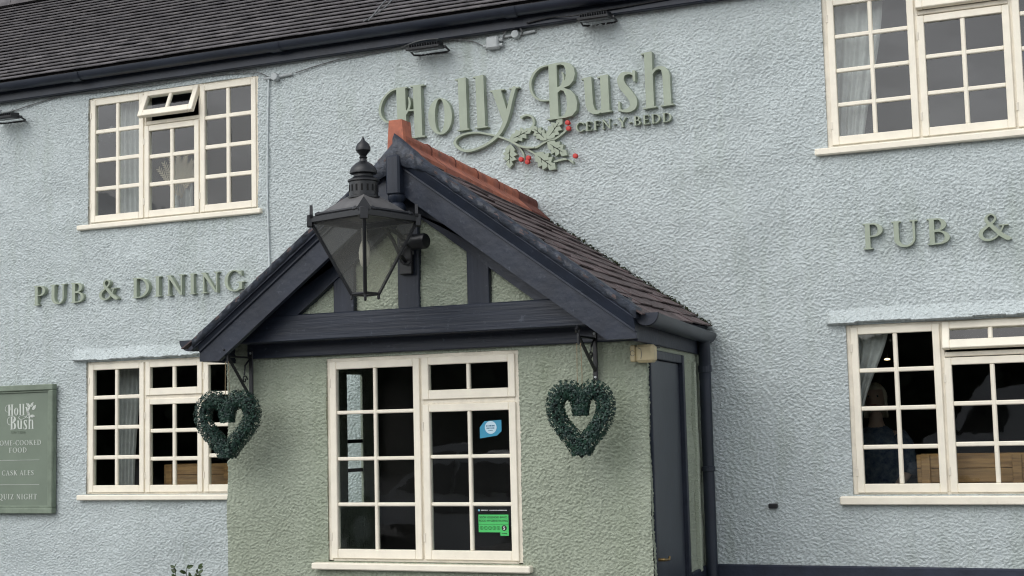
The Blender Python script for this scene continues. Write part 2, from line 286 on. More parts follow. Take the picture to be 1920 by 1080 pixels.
# ------------------------------------------------------------------ lettering: distance fields -> outlines -> solid letters
class G:
    """a glyph drawn as a union of strokes; field < 0 inside"""
    def __init__(s, w, x0=-.25, x1=None, y0=-.35, y1=1.25, res=.0125):
        x1 = (w+.3) if x1 is None else x1; s.w = w
        s.xs = np.arange(x0, x1, res); s.ys = np.arange(y0, y1, res); s.X, s.Y = np.meshgrid(s.xs, s.ys); s.F = np.full(s.X.shape, 9e9)
    def u(s, d, k=0): 
        if k:
            h = np.clip(.5+.5*(s.F-d)/k, 0, 1); s.F = np.where(s.F > 1e8, d, s.F*(1-h)+d*h-k*h*(1-h))
        else: s.F = np.minimum(s.F, d)
        return s
    def sub(s, d): s.F = np.maximum(s.F, -d); return s
    def rect(s, x0, y0, x1, y1):
        qx = np.abs(s.X-(x0+x1)/2)-(x1-x0)/2; qy = np.abs(s.Y-(y0+y1)/2)-(y1-y0)/2; return np.maximum(qx, qy)
    def ell(s, cx, cy, rx, ry): return (np.sqrt(((s.X-cx)/rx)**2+((s.Y-cy)/ry)**2)-1)*min(rx, ry)
    def poly(s, pts):
        d = np.full(s.X.shape, 9e9); ins = np.zeros(s.X.shape, bool); n = len(pts)
        for i in range(n):
            (ax, ay), (bx, by) = pts[i], pts[(i+1) % n]; ex, ey = bx-ax, by-ay
            t = np.clip(((s.X-ax)*ex+(s.Y-ay)*ey)/(ex*ex+ey*ey+1e-12), 0, 1); d = np.minimum(d, np.hypot(s.X-ax-ex*t, s.Y-ay-ey*t))
            c = ((ay > s.Y) != (by > s.Y)) & (s.X < (bx-ax)*(s.Y-ay)/((by-ay) if by != ay else 1e-12)+ax); ins ^= c
        return np.where(ins, -d, d)
    def path(s, pts, w, n=10):
        """smooth stroke through pts with widths w"""
        P = [np.array(p, float) for p in pts]; w = list(w) if hasattr(w, '__len__') else [w]*len(P); C = []; Ws = []
        for i in range(len(P)-1):
            a, b, c, e = P[max(i-1, 0)], P[i], P[i+1], P[min(i+2, len(P)-1)]
            for k in range(n):
                t = k/n; C.append(.5*((2*b)+(c-a)*t+(2*a-5*b+4*c-e)*t*t+(3*b-a-3*c+e)*t**3)); Ws.append(w[i]*(1-t)+w[i+1]*t)
        C.append(P[-1]); Ws.append(w[-1]); d = np.full(s.X.shape, 9e9)
        for i in range(len(C)-1):
            (ax, ay), (bx, by) = C[i], C[i+1]; ex, ey = bx-ax, by-ay
            t = np.clip(((s.X-ax)*ex+(s.Y-ay)*ey)/(ex*ex+ey*ey+1e-12), 0, 1)
            d = np.minimum(d, np.hypot(s.X-ax-ex*t, s.Y-ay-ey*t)-(Ws[i]*(1-t)+Ws[i+1]*t)/2)
        return d
    def seg(s, ax, ay, bx, by, w):                    # straight stroke with square ends
        ex, ey = bx-ax, by-ay; l = math.hypot(ex, ey); ex /= l; ey /= l
        a = (s.X-(ax+bx)/2)*ex+(s.Y-(ay+by)/2)*ey; b = -(s.X-(ax+bx)/2)*ey+(s.Y-(ay+by)/2)*ex
        return np.maximum(np.abs(a)-l/2, np.abs(b)-w/2)
    def loops(s, tol=.15):
        F = s.F; xs, ys = s.xs, s.ys; ins = F < 0; c = ins[:-1, :-1].astype(int)+2*ins[:-1, 1:]+4*ins[1:, 1:]+8*ins[1:, :-1]
        nxt = {}; pt = {}
        def P(e):
            if e in pt: return
            k, j, i = e
            a, b = (F[j, i], F[j, i+1]) if k == 0 else (F[j, i], F[j+1, i]); t = a/(a-b)
            pt[e] = (xs[i]+t*(xs[1]-xs[0]), ys[j]) if k == 0 else (xs[i], ys[j]+t*(ys[1]-ys[0]))
        T = {1: [(3, 0)], 2: [(0, 1)], 3: [(3, 1)], 4: [(1, 2)], 5: [(3, 0), (1, 2)], 6: [(0, 2)], 7: [(3, 2)], 8: [(2, 3)], 9: [(2, 0)], 10: [(0, 1), (2, 3)], 11: [(2, 1)], 12: [(1, 3)], 13: [(1, 0)], 14: [(0, 3)]}
        for j, i in zip(*np.where((c > 0) & (c < 15))):
            E = [(0, j, i), (1, j, i+1), (0, j+1, i), (1, j, i)]
            for a, b in T[c[j, i]]: P(E[a]); P(E[b]); nxt[E[a]] = E[b]
        out = []; res = xs[1]-xs[0]
        while nxt:
            st = next(iter(nxt)); e = st; lp = []
            while e in nxt: lp.append(pt[e]); e = nxt.pop(e)
            if len(lp) > 5: out.append(rdp(lp, res*tol))
        return [l for l in out if len(l) > 2]
def rdp(lp, tol):
    n = len(lp); A = np.array(lp)
    far = int(np.argmax(((A-A[0])**2).sum(1)))
    def rec(i, j):
        if j <= i+1: return [i]
        a, b = A[i], A[j % n]; d = b-a; l = np.hypot(*d)+1e-12; q = A[i+1:j]-a; dist = np.abs(q[:, 0]*d[1]-q[:, 1]*d[0])/l
        k = int(np.argmax(dist))
        if dist[k] < tol: return [i]
        return rec(i, i+1+k)+rec(i+1+k, j)
    idx = rec(0, far)+rec(far, n); return [tuple(A[i % n]) for i in idx]
def solid(loops, fn, front, back, ch=0.0):
    """extrude outline loops: fn(x,y)->(X,Z) ; returns verts, faces between planes Y=front and Y=back"""
    L2 = [[Vector(fn(*p)) for p in l] for l in loops]; flat = [p for l in L2 for p in l]; edges = []; o = 0
    for l in L2:
        m = len(l); edges += [(o+i, o+(i+1) % m) for i in range(m)]; o += m
    cv, _, cf, _, _, _ = delaunay_2d_cdt(flat, edges, [], 1, 1e-7); cv = [(p.x, p.y) for p in cv]
    seg = np.array([(flat[i].x, flat[i].y, flat[j].x, flat[j].y) for i, j in edges]); keep = []
    for t in cf:
        x = sum(cv[i][0] for i in t)/3; y = sum(cv[i][1] for i in t)/3
        c = ((seg[:, 1] > y) != (seg[:, 3] > y)); e = seg[c]
        if (x < (e[:, 2]-e[:, 0])*(y-e[:, 1])/(e[:, 3]-e[:, 1])+e[:, 0]).sum() % 2: keep.append(tuple(t))
    n0 = len(cv); v = [(p[0], front, p[1]) for p in cv]; f = keep; n = len(flat)
    v += [(p.x, front, p.y) for p in flat]+[(p.x, back, p.y) for p in flat]; o = n0
    for l in L2:
        m = len(l); f += [(o+i, o+(i+1) % m, n+o+(i+1) % m, n+o+i) for i in range(m)]; o += m
    return v, f
TK, TN, SH = .135, .05, .042           # thick stroke, thin stroke, serif height
def _ser(g, x, y, l, r=None):
    r = l if r is None else r; g.u(g.rect(x-l, y, x+r, y+SH) if y < .5 else g.rect(x-l, y-SH, x+r, y), .03)
def _stem(g, x, t=TK, y0=0, y1=1, top=True, bot=True, l=.13):
    g.u(g.rect(x-t/2, y0, x+t/2, y1))
    if bot: _ser(g, x, 0, l)
    if top: _ser(g, x, 1, l)
def _bowl(g, x0, cx, cy, rx, ry, t=TK, tn=TN):
    o = g.ell(cx, cy, rx, ry); i = g.ell(cx, cy, rx-t, ry-tn); r = np.maximum(np.maximum(o, -i), cx-g.X)
    g.u(r); g.u(g.rect(x0, cy+ry-tn, cx+.01, cy+ry)); g.u(g.rect(x0, cy-ry, cx+.01, cy-ry+tn))
def _ring(g, cx, cy, rx, ry, t=TK, tn=TN): return np.maximum(g.ell(cx, cy, rx, ry), -g.ell(cx, cy, rx-t, ry-tn))
def glyph(ch):
    if ch == 'I': g = G(.36); _stem(g, .18)
    elif ch == 'P': g = G(.62); _stem(g, .17); _bowl(g, .17, .32, .735, .27, .265)
    elif ch == 'B': g = G(.68); _stem(g, .17); _bowl(g, .17, .32, .76, .24, .24); _bowl(g, .17, .33, .265, .31, .265)
    elif ch == 'D': g = G(.84); _stem(g, .17); _bowl(g, .17, .30, .5, .50, .5)
    elif ch == 'R': g = G(.72); _stem(g, .17); _bowl(g, .17, .32, .745, .26, .255); g.u(g.seg(.36, .50, .70, .0, TK))
    elif ch == 'U':
        g = G(.80); g.u(g.rect(.11, .3, .11+TK, 1)); g.u(g.rect(.62, .3, .68, 1)); _ser(g, .178, 1, .13); _ser(g, .65, 1, .11)
        o = g.ell(.395, .32, .285, .34); i = g.ell(.435, .34, .19, .285); g.u(np.maximum(np.maximum(o, -i), g.Y-.33))
    elif ch == 'N':
        g = G(.86); _stem(g, .16, .06, l=.12); _stem(g, .72, .06, bot=False, l=.12); g.u(g.poly([(.08, 1), (.24, 1), (.75, 0), (.66, 0)]))
    elif ch == 'G':
        g = G(.84); r = _ring(g, .45, .5, .41, .52); r = np.maximum(r, -np.maximum(np.maximum(.56-g.X, .30-g.Y), g.Y-.80)); r = np.maximum(r, g.X-.76); g.u(r)
        g.u(g.rect(.66, .08, .66+.125, .44)); g.u(g.rect(.56, .44-SH, .87, .44)); g.u(g.rect(.735, .72, .77, .98))
    elif ch == 'C':
        g = G(.76); r = _ring(g, .46, .5, .42, .52); r = np.maximum(r, -np.maximum(np.maximum(.56-g.X, .2-g.Y), g.Y-.80)); r = np.maximum(r, g.X-.76); g.u(r); g.u(g.rect(.725, .70, .76, .97))
    elif ch in 'OQ':
        g = G(.90); g.u(_ring(g, .45, .5, .42, .52))
        if ch == 'Q': g.u(g.path([(.42, .04), (.55, -.06), (.72, -.20), (.92, -.22)], [.05, .11, .11, .03]))
    elif ch in 'EFL':
        g = G(.62); _stem(g, .17)
        if ch in 'EF': g.u(g.rect(.17, 1-.05, .56, 1)); g.u(g.rect(.525, .80, .56, 1)); g.u(g.rect(.17, .49, .44, .54)); g.u(g.rect(.41, .42, .44, .61))
        if ch in 'EL': g.u(g.rect(.17, 0, .58, .05)); g.u(g.rect(.55, 0, .585, .22))
    elif ch == 'Y': g = G(.78); g.u(g.rect(.33, 0, .33+TK, .46)); _ser(g, .40, 0, .13); g.u(g.seg(.09, 1, .40, .42, TK*.95)); g.u(g.seg(.70, 1, .41, .42, .06)); _ser(g, .12, 1, .12); _ser(g, .68, 1, .11)
    elif ch == 'H': g = G(.86); _stem(g, .17); _stem(g, .69); g.u(g.rect(.17, .48, .69, .53))
    elif ch == 'M': g = G(1.0); _stem(g, .14, .055, l=.11); _stem(g, .84, TK, l=.12); g.u(g.poly([(.10, 1), (.25, 1), (.52, .02), (.46, .02)])); g.u(g.poly([(.80, 1), (.86, 1), (.52, .02), (.47, .02)]))
    elif ch == 'K': g = G(.80); _stem(g, .17); g.u(g.seg(.22, .44, .62, .98, .06)); g.u(g.seg(.33, .60, .70, .02, TK)); _ser(g, .62, 1, .11); _ser(g, .70, 0, .11)
    elif ch == 'A': g = G(.84); g.u(g.poly([(.10, 0), (.155, 0), (.43, .9), (.40, 1)])); g.u(g.poly([(.38, 1), (.46, 1), (.78, 0), (.63, 0)])); g.u(g.rect(.22, .32, .62, .37)); _ser(g, .13, 0, .11); _ser(g, .70, 0, .13)
    elif ch == 'S': g = G(.58); g.u(g.path([(.47, .78), (.44, .93), (.28, .975), (.12, .86), (.13, .68), (.30, .53), (.46, .38), (.47, .17), (.30, .025), (.12, .07), (.08, .25)], [.03, .05, .05, .09, .13, .15, .13, .10, .05, .05, .03])); g.u(g.rect(.455, .74, .485, .99)); g.u(g.rect(.065, .01, .095, .28))
    elif ch == 'Z': g = G(.70); g.u(g.rect(.07, .95, .64, 1)); g.u(g.rect(.05, 0, .66, .05)); g.u(g.poly([(.48, 1), (.64, 1), (.21, 0), (.05, 0)])); g.u(g.rect(.07, .80, .10, 1)); g.u(g.rect(.63, 0, .66, .2))
    elif ch == 'T': g = G(.70); _stem(g, .35, top=False); g.u(g.rect(.05, .95, .65, 1)); g.u(g.rect(.05, .78, .085, 1)); g.u(g.rect(.615, .78, .65, 1))
    elif ch == '-': g = G(.36); g.u(g.rect(.04, .36, .32, .43))
    elif ch == '&':
        g = G(.98); g.u(g.path([(.90, .04), (.70, .20), (.45, .52), (.30, .72), (.29, .88), (.42, .985), (.55, .88), (.51, .72), (.33, .55), (.14, .38), (.10, .20), (.20, .05), (.38, .02), (.56, .12), (.70, .34), (.78, .54)], [.15, .15, .14, .11, .08, .05, .06, .07, .08, .12, .13, .10, .06, .05, .05, .05]))
        g.u(g.rect(.64, .53, .93, .53+SH)); g.u(g.rect(.78, .0, 1.0, SH))
    return g
_GC = {}
def letter(ch):
    if ch not in _GC: g = glyph(ch); _GC[ch] = (g.loops(), g.w)
    return _GC[ch]
def word_layout(txt, x0, x1, track=.06):
    """letters spread to fill x0..x1 for cap height 1 units; returns [(ch, xoff)] and horizontal scale"""
    pos = 0; out = []
    for c in txt:
        if c == ' ': pos += .38; continue
        out.append((c, pos)); pos += letter(c)[1]+track
    return out, (x1-x0)/(pos-track)
def write_word(txt, x0, x1, z0, cap, front, back, m, parent, per_letter=True, track=.06):
    lay, k = word_layout(txt, x0, x1, track); mb = MB(); res = []
    for c, off in lay:
        v, f = solid(letter(c)[0], lambda x, y: (x0+(x+off)*k, z0+y*cap), front, back)
        if per_letter: res.append(mesh_obj('letter', v, f, m, parent))
        else: mb.add(v, f)
    if not per_letter: res.append(mb.build('lettering', m, parent))
    return res

# ================================================================== SETTING
GZ = -.25
gm = MB(); gm.add([(-150, -260, GZ), (150, -260, GZ), (150, 60, GZ), (-150, 60, GZ)], [(0, 1, 2, 3)])
tag(gm.build('ground', 'bounce_ground'), 'concrete grey forecourt, out of view and made pale to bounce light up', None, None, 'structure')

# ================================================================== PUB BUILDING
pub = thing('pub_building', (-1.7, 0, GZ), 'pale blue roughcast two storey pub with dark tiled roof', 'building')
WX0, WZ0, ST = -6.9, .30, .0066
HOLES = [(-5.246, -3.481, 3.452, 4.577), (-5.258, -3.49, 1.113, 2.249), (1.219, 3.10, 3.488, 4.57), (1.286, 3.17, 1.083, 2.242)]
def lintels(U, V):
    X = U+WX0; Z = V+WZ0; h = 0
    for x0, x1, zb in ((-5.40, -3.30, 2.262), (1.15, 3.36, 2.252)):
        zb2 = zb+.003*np.sin(X*9)+.002*np.sin(X*23+1)
        p = np.clip((Z-zb2)/.105, 0, 1); prof = .062*(1-p)**1.15*(Z >= zb2)
        h = h+prof*np.clip((X-x0)/.03, 0, 1)*np.clip((x1-X)/.03, 0, 1)
    return h
rough_sheet('front_wall', (WX0, 0, WZ0), (1, 0, 0), (0, 0, 1), (0, -1, 0), 10.4, 4.40, ST, 'wall', pub, amp=.0068, holes=[(a-WX0, b-WX0, c-WZ0, d-WZ0) for a, b, c, d in HOLES], depth=.12, extra=lintels)
MB().box(-6.95, .20, -.022, .10, GZ, .36, .01).box(.20, 3.6, -.022, .10, GZ, .604, .01).build('plinth', 'navy_dull', pub)
sw = MB(); sw.box(-9.55, -6.9, 0, 2.9, GZ, 4.75, .01); sw.box(3.5, 3.6, 0, 2.9, GZ, 4.75, .01); sw.box(-9.5, 3.6, 2.9, 3.0, GZ, 4.75, .01)
for xx in (-9.45, 3.55): sw.prism([(0, 4.75), (2.95, 4.75), (1.45, 6.0)], lambda a, b, xx=xx: (xx-.05, a, b), lambda a, b, xx=xx: (xx+.05, a, b))
sw.build('rear_and_gable_walls', 'wall', pub)
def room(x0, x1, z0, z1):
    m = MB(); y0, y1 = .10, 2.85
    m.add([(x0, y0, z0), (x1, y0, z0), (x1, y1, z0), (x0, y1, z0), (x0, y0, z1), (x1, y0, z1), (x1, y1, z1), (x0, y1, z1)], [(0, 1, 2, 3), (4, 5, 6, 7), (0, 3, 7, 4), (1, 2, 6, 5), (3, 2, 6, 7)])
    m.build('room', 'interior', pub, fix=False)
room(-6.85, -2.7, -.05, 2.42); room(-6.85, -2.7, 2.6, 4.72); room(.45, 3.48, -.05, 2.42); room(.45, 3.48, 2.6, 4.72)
for x0, x1, z in ((-5.3, -3.4, 1.085), (1.25, 3.25, 1.055)): MB().box(x0, x1, .075, .62, z-.04, z, .006).build('window_board', 'frame', pub)

# ---- windows
def rot_hinge(v, zc, yc, a):
    ca, sa = math.cos(a), math.sin(a); return [(x, yc+(y-yc)*ca+(z-zc)*sa, zc-(y-yc)*sa+(z-zc)*ca) for x, y, z in v]
def casement(win, x0, x1, z0, z1, y, cols, rows, ang=0, st=.048, top=.05, bot=.06, bar=.026, glass='glass'):
    """one sash: stiles and rails, glazing bars, one pane per light; hinged open at the top by ang"""
    T = (lambda v: rot_hinge(v, z1, y+.03, ang)) if ang else (lambda v: v)
    j = lambda a=.0012: random.uniform(-a, a)
    m = MB(); d = .044
    m.box(x0, x0+st, y+j(), y+d, z0, z1, .004); m.box(x1-st, x1, y+j(), y+d, z0, z1, .004)
    m.box(x0+st, x1-st, y+.0006+j(.0004), y+d, z1-top, z1-.0005, .004); m.box(x0+st, x1-st, y+.0006+j(.0004), y+d, z0+.0005, z0+bot, .004)
    m.v = T(m.v); m.build('casement', 'cream', win)
    if z1-z0 > .7 and not ang:
        for zz in (z0+.14, z1-.14): MB().box(x0-.006, x0+.010, y-.004, y+.004, zz-.028, zz+.028, .002).build('hinge', 'frame', win)
    gx0, gx1, gz0, gz1 = x0+st, x1-st, z0+bot, z1-top
    cw = (gx1-gx0-bar*(cols-1))/cols; rh = (gz1-gz0-bar*(rows-1))/rows
    for c in range(1, cols):
        xa = gx0+c*(cw+bar)-bar+j(.002); b = MB(); b.box(xa, xa+bar, y+.006, y+.036, gz0-.002, gz1+.002, .007); b.v = T(b.v); b.build('glazing_bar', 'cream', win)
    for r in range(1, rows):
        za = gz0+r*(rh+bar)-bar+j(.002); b = MB(); b.box(gx0-.002, gx1+.002, y+.0085, y+.034, za, za+bar, .007); b.v = T(b.v); b.build('glazing_bar', 'cream', win)
    for c in range(cols):
        for r in range(rows):
            xa, za = gx0+c*(cw+bar), gz0+r*(rh+bar); p = MB(); e = .007
            p.box(xa-e, xa+cw+e, y+.022, y+.026, za-e, za+rh+e, .0004)
            cx, cz = xa+cw/2, za+rh/2; a, b2 = random.gauss(0, .006), random.gauss(0, .006)
            p.v = T([(x, yy+(x-cx)*a+(z-cz)*b2, z) for x, yy, z in p.v]); p.build('pane', glass, win)
def window(parent, x0, x1, z0, z1, y, mull, trans, specs, sill=None, fw=.03, bar=.028):
    """outer frame with mullions (x) and transoms ((x0,x1,z)); specs: casements"""
    m = MB(); d = .085
    m.box(x0-.012, x0+fw, y, y+d, z0, z1, .003); m.box(x1-fw, x1+.012, y, y+d, z0, z1, .003)
    m.box(x0+fw, x1-fw, y+.001, y+d, z1-fw, z1+.012, .003); m.box(x0+fw, x1-fw, y+.001, y+d, z0-.006, z0+fw*.6, .003)
    for xm in mull: m.box(xm-.017, xm+.017, y+.0015, y+d-.002, z0+fw*.6, z1-fw, .003)
    for a, b, zt in trans: m.box(a, b, y+.002, y+d-.004, zt-.016, zt+.016, .003)
    w = m.build('window', 'frame', parent)
    for s in specs: casement(w, s[0], s[1], s[2], s[3], y-.013, s[4], s[5], s[6] if len(s) > 6 else 0, bar=bar)
    if sill:
        sx0, sx1, sz0, sz1, sy = sill; q = MB(); n = 14
        for i in range(n):                                              # slightly wavy hand-painted sill
            pass
        q.box(sx0, sx1, sy, y+.02, sz0, sz1, .007); q.build('sill', 'cream', w)
    return w
WY = .012
g = .006
uw = window(pub, -5.244, -3.483, 3.452, 4.572, WY, [-4.650, -4.072], [(-4.633, -4.089, 4.292)],
    [(-5.222, -4.655, 3.466, 4.556, 2, 4), (-4.645, -4.078, 3.466, 4.268, 2, 3), (-4.645, -4.078, 4.302, 4.560, 2, 1, math.radians(24)), (-4.066, -3.505, 3.466, 4.556, 2, 4)],
    (-5.342, -3.44, 3.405, 3.447, -.045), bar=.036)
lw = window(pub, -5.256, -3.49, 1.113, 2.247, WY, [-4.642, -4.047], [(-4.625, -4.064, 1.925)],
    [(-5.234, -4.650, 1.126, 2.226, 2, 4), (-4.634, -4.055, 1.126, 1.912, 2, 3), (-4.634, -4.055, 1.940, 2.228, 2, 1), (-4.039, -3.512, 1.126, 2.226, 2, 4)],
    (-5.325, -3.40, 1.062, 1.106, -.05), bar=.033)
ur = window(pub, 1.221, 3.10, 3.488, 4.565, WY, [1.852, 2.472], [(1.869, 2.455, 4.366)],
    [(1.250, 1.844, 3.500, 4.545, 2, 4), (1.860, 2.464, 3.500, 4.340, 2, 3), (1.860, 2.464, 4.376, 4.553, 2, 1, math.radians(14)), (2.480, 3.07, 3.500, 4.545, 2, 4)],
    (1.132, 3.16, 3.432, 3.480, -.05), bar=.030)
lr = window(pub, 1.288, 3.17, 1.083, 2.240, WY, [1.912, 2.545], [(1.93, 2.528, 2.012)],
    [(1.312, 1.903, 1.095, 2.222, 2, 4), (1.921, 2.537, 1.095, 1.990, 2, 3), (1.921, 2.537, 2.036, 2.224, 2, 1, math.radians(17)), (2.553, 3.146, 1.095, 2.222, 2, 4)],
    (1.197, 3.26, 1.017, 1.074, -.055), bar=.030)

# ---- main roof
PT = math.radians(40); SL = Vector((0, math.cos(PT), math.sin(PT))); SN = Vector((0, -math.sin(PT), math.cos(PT))); E0 = Vector((0, -.135, 4.795)); GA_, NR, RX0 = .078, 26, -9.6
rm = MB(); RL = GA_*NR
rm.prism([(0, 0), (RL, 0), (RL, -.05), (0, -.05)], lambda a, b: tuple(Vector((RX0, 0, 0))+E0+SL*a+SN*(b-.006)), lambda a, b: tuple(Vector((3.7, 0, 0))+E0+SL*a+SN*(b-.006)))
top = E0+SL*RL
rm.add([(RX0, top.y, top.z-.03), (3.7, top.y, top.z-.03), (3.7, 3.15, 4.72), (RX0, 3.15, 4.72)], [(0, 1, 2, 3)])
roof = rm.build('roof', 'tile', pub)
TV = []
for k in range(6):
    t = MB(); tl = .125; tilt = .25+random.uniform(-.015, .015); a2 = SL*math.cos(tilt)-SN*math.sin(tilt); n2 = SN*math.cos(tilt)+SL*math.sin(tilt)
    t.obox((0, 0, 0), (Vector((1, 0, 0))+a2*random.uniform(-.006, .006), a2, n2), (.0823, tl/2, .005), .0015)
    me = bpy.data.meshes.new('tile'); me.from_pydata(t.v, [], t.f); me.materials.append(MT['tile']); TV.append((me, t))
field = MB(); cnt = 0
for r in range(NR):
    x = RX0+.08+(.0825 if r % 2 else 0)
    while x < 3.65:
        c = E0+SL*(.052+r*GA_+random.uniform(-.002, .002))+SN*(.020+random.uniform(-.001, .002)); c.x = x+random.uniform(-.001, .001)
        me, t = random.choice(TV)
        if r < 7 and -6.42 < x < .62:
            o = bpy.data.objects.new('roof_tile', me); COL.objects.link(o); o.parent = roof; o.location = c-ORG[pub.name]; cnt += 1
        else: field.add([Vector(p)+c for p in t.v], t.f)
        x += .165
o = field.build('tile_field', 'tile', roof, kind='stuff', fix=False)
for k in range(29):
    x0 = RX0+k*.45; m = MB(); n = 8
    pr = [(math.cos(math.pi*i/n)*.13, math.sin(math.pi*i/n)*.11) for i in range(n+1)]+[(math.cos(math.pi*(n-i)/n)*.11, math.sin(math.pi*(n-i)/n)*.09) for i in range(n+1)]
    m.prism(pr, lambda a, b: (x0+.004, top.y+a, top.z-.03+b), lambda a, b: (x0+.446, top.y+a, top.z-.03+b)); m.build('ridge_tile', 'tile', roof)
# fascia, gutter
MB().box(-9.6, 3.65, -.075, -.012, 4.638, 4.82, .006).build('fascia', 'navy', pub)
def half_round(m, p0, p1, r, th=.004, n=10, side=Vector((1, 0, 0))):
    """open half pipe from p0 to p1, opening upwards; side: horizontal cross axis"""
    p0, p1 = Vector(p0), Vector(p1); pr = [(-math.cos(math.pi*i/n)*r, -math.sin(math.pi*i/n)*r) for i in range(n+1)]+[(-math.cos(math.pi*(n-i)/n)*(r-th), -math.sin(math.pi*(n-i)/n)*(r-th)) for i in range(n+1)]
    q = [p0+side*a+Vector((0, 0, b)) for a, b in pr]+[p1+side*a+Vector((0, 0, b)) for a, b in pr]; k = len(pr)
    m.add(q, [(i, k+i, k+(i+1) % k, (i+1) % k) for i in range(k)]); return m
gu = half_round(MB(), (-9.6, -.142, 4.772), (3.7, -.142, 4.772), .062, side=Vector((0, 1, 0)))
gut = soft(gu.build('gutter', 'plastic', pub))
for x in (-5.25, -3.2, -1.1, 1.0): soft(half_round(MB(), (x-.05, -.142, 4.771), (x+.05, -.142, 4.771), .069, .006, side=Vector((0, 1, 0))).build('gutter_joint', 'plastic', gut))

# ================================================================== PORCH
porch = thing('porch', (-1.1, -.85, GZ), 'gabled entrance porch with navy timbers and sage roughcast walls', 'porch')
FY = -1.70; PX0, PX1 = -2.626, .396
rough_sheet('front_wall', (PX0, FY, .45), (1, 0, 0), (0, 0, 1), (0, -1, 0), PX1-PX0, 1.77, .0063, 'sage_wall', porch, amp=.0068, holes=[(-1.838-PX0, -.450-PX0, .752-.45, 2.083-.45)], depth=.12, lam=.0195)
sv = Vector((.23-PX1, 1.70, 0)); sl = sv.length; sv.normalize(); sn = Vector((sv.y, -sv.x, 0))
side_pt = lambda u, z, out=0: tuple(Vector((PX1, FY, z))+sv*u+sn*out)
rough_sheet('side_wall', (PX1, FY, .45), sv, (0, 0, 1), sn, sl, 1.77, .0070, 'sage_wall', porch, amp=.0065, holes=[(.055, 1.08, .0, 2.055-.45)], depth=.10, lam=.0185)
lv = Vector((-2.40-PX0, 1.70, 0)); ll = lv.length; lv.normalize(); ln = Vector((-lv.y, lv.x, 0))
lp = MB()
def lbox(u0, u1, z0, z1): lp.obox(Vector((PX0, FY, (z0+z1)/2))+lv*(u0+u1)/2-ln*.012, (lv, ln, (0, 0, 1)), ((u1-u0)/2, .012, (z1-z0)/2), .004)
ua, ub = 1.31, 1.50
lbox(.02, ua, GZ, 2.22); lbox(ub, ll, GZ, 2.22); lbox(ua, ub, GZ, 1.05); lbox(ua, ub, 2.03, 2.22)
lp.build('side_wall', 'sage_wall', porch)
pl = MB(); pl.box(PX0-.012, PX1+.012, FY-.022, FY+.1, GZ, .598, .008)
pl.obox(Vector((PX1, FY, (GZ+.6)/2))+sv*(1.10+sl)/2+sn*.005, (sv, sn, (0, 0, 1)), ((sl-1.10)/2, .018, (.6-GZ)/2), .006)
pl.build('plinth', 'navy_dull', porch)
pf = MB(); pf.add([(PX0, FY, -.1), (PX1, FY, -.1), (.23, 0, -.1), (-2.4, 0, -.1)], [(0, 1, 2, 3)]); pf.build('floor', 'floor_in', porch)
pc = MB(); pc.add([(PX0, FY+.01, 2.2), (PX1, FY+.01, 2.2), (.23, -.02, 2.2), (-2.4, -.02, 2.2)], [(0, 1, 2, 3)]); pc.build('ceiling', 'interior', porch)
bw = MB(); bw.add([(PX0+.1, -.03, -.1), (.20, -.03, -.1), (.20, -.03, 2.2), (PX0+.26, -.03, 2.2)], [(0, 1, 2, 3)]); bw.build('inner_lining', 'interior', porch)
pw = window(porch, -1.838, -.452, .757, 2.080, FY+.012, [-1.138], [(-1.121, -.482, 1.772)],
    [(-1.815, -1.147, .770, 2.057, 2, 4), (-1.129, -.475, .770, 1.757, 2, 3), (-1.129, -.475, 1.787, 2.060, 2, 1)], (-1.937, -.381, .702, .745, FY-.06), bar=.024)
# timbers
GY = -1.86; SQ = (10+GY)/(10+FY); gx = lambda x: 3.1163+(x-3.1163)*SQ; gz = lambda z: 1.6+(z-1.6)*SQ
MB().box(-2.40, .20, GY-.050, FY+.02, gz(2.208), gz(2.384), .006).build('tie_beam', 'navy_h', porch)
MB().box(-2.44, .36, FY-.036, FY, 2.102, 2.204, .006).build('wall_plate', 'navy_h', porch)
for a, b in ((-1.762, -1.607), (-1.278, -1.122), (-.780, -.623)): MB().box(gx(a), gx(b), GY-.028, GY+.03, gz(2.38), 3.2 if a == -1.278 else 2.83, .005).build('stud', 'navy_v', porch)
CX = -1.089
zr = lambda X: 3.373-(.73 if X > CX else .7376)*abs(X-CX)
rough_sheet('gable_infill', (-2.3, GY+.006, 2.30), (1, 0, 0), (0, 0, 1), (0, -1, 0), 2.4, .95, .0063, 'sage_wall', porch, amp=.0065, lam=.0195,
    mask=lambda U, V: (V+2.30) < 3.373-.73*np.abs(U-2.3-CX)-.17)
def line_poly(sgn, xo, a, b, zcut=None, xi=CX):
    """strip under the roof line between vertical offsets a (upper) and b (lower), from xi out to xo, foot cut level at zcut"""
    P = [(xi, zr(xi)+a), (xo, zr(xo)+a)]
    if zcut is not None and zr(xo)+b < zcut:
        k = .73 if sgn > 0 else .7376; xf = CX+sgn*((3.373+b-zcut)/k); P += [(xo, zcut), (xf, zcut)]
    else: P += [(xo, zr(xo)+b)]
    P += [(xi, zr(xi)+b)]; return P
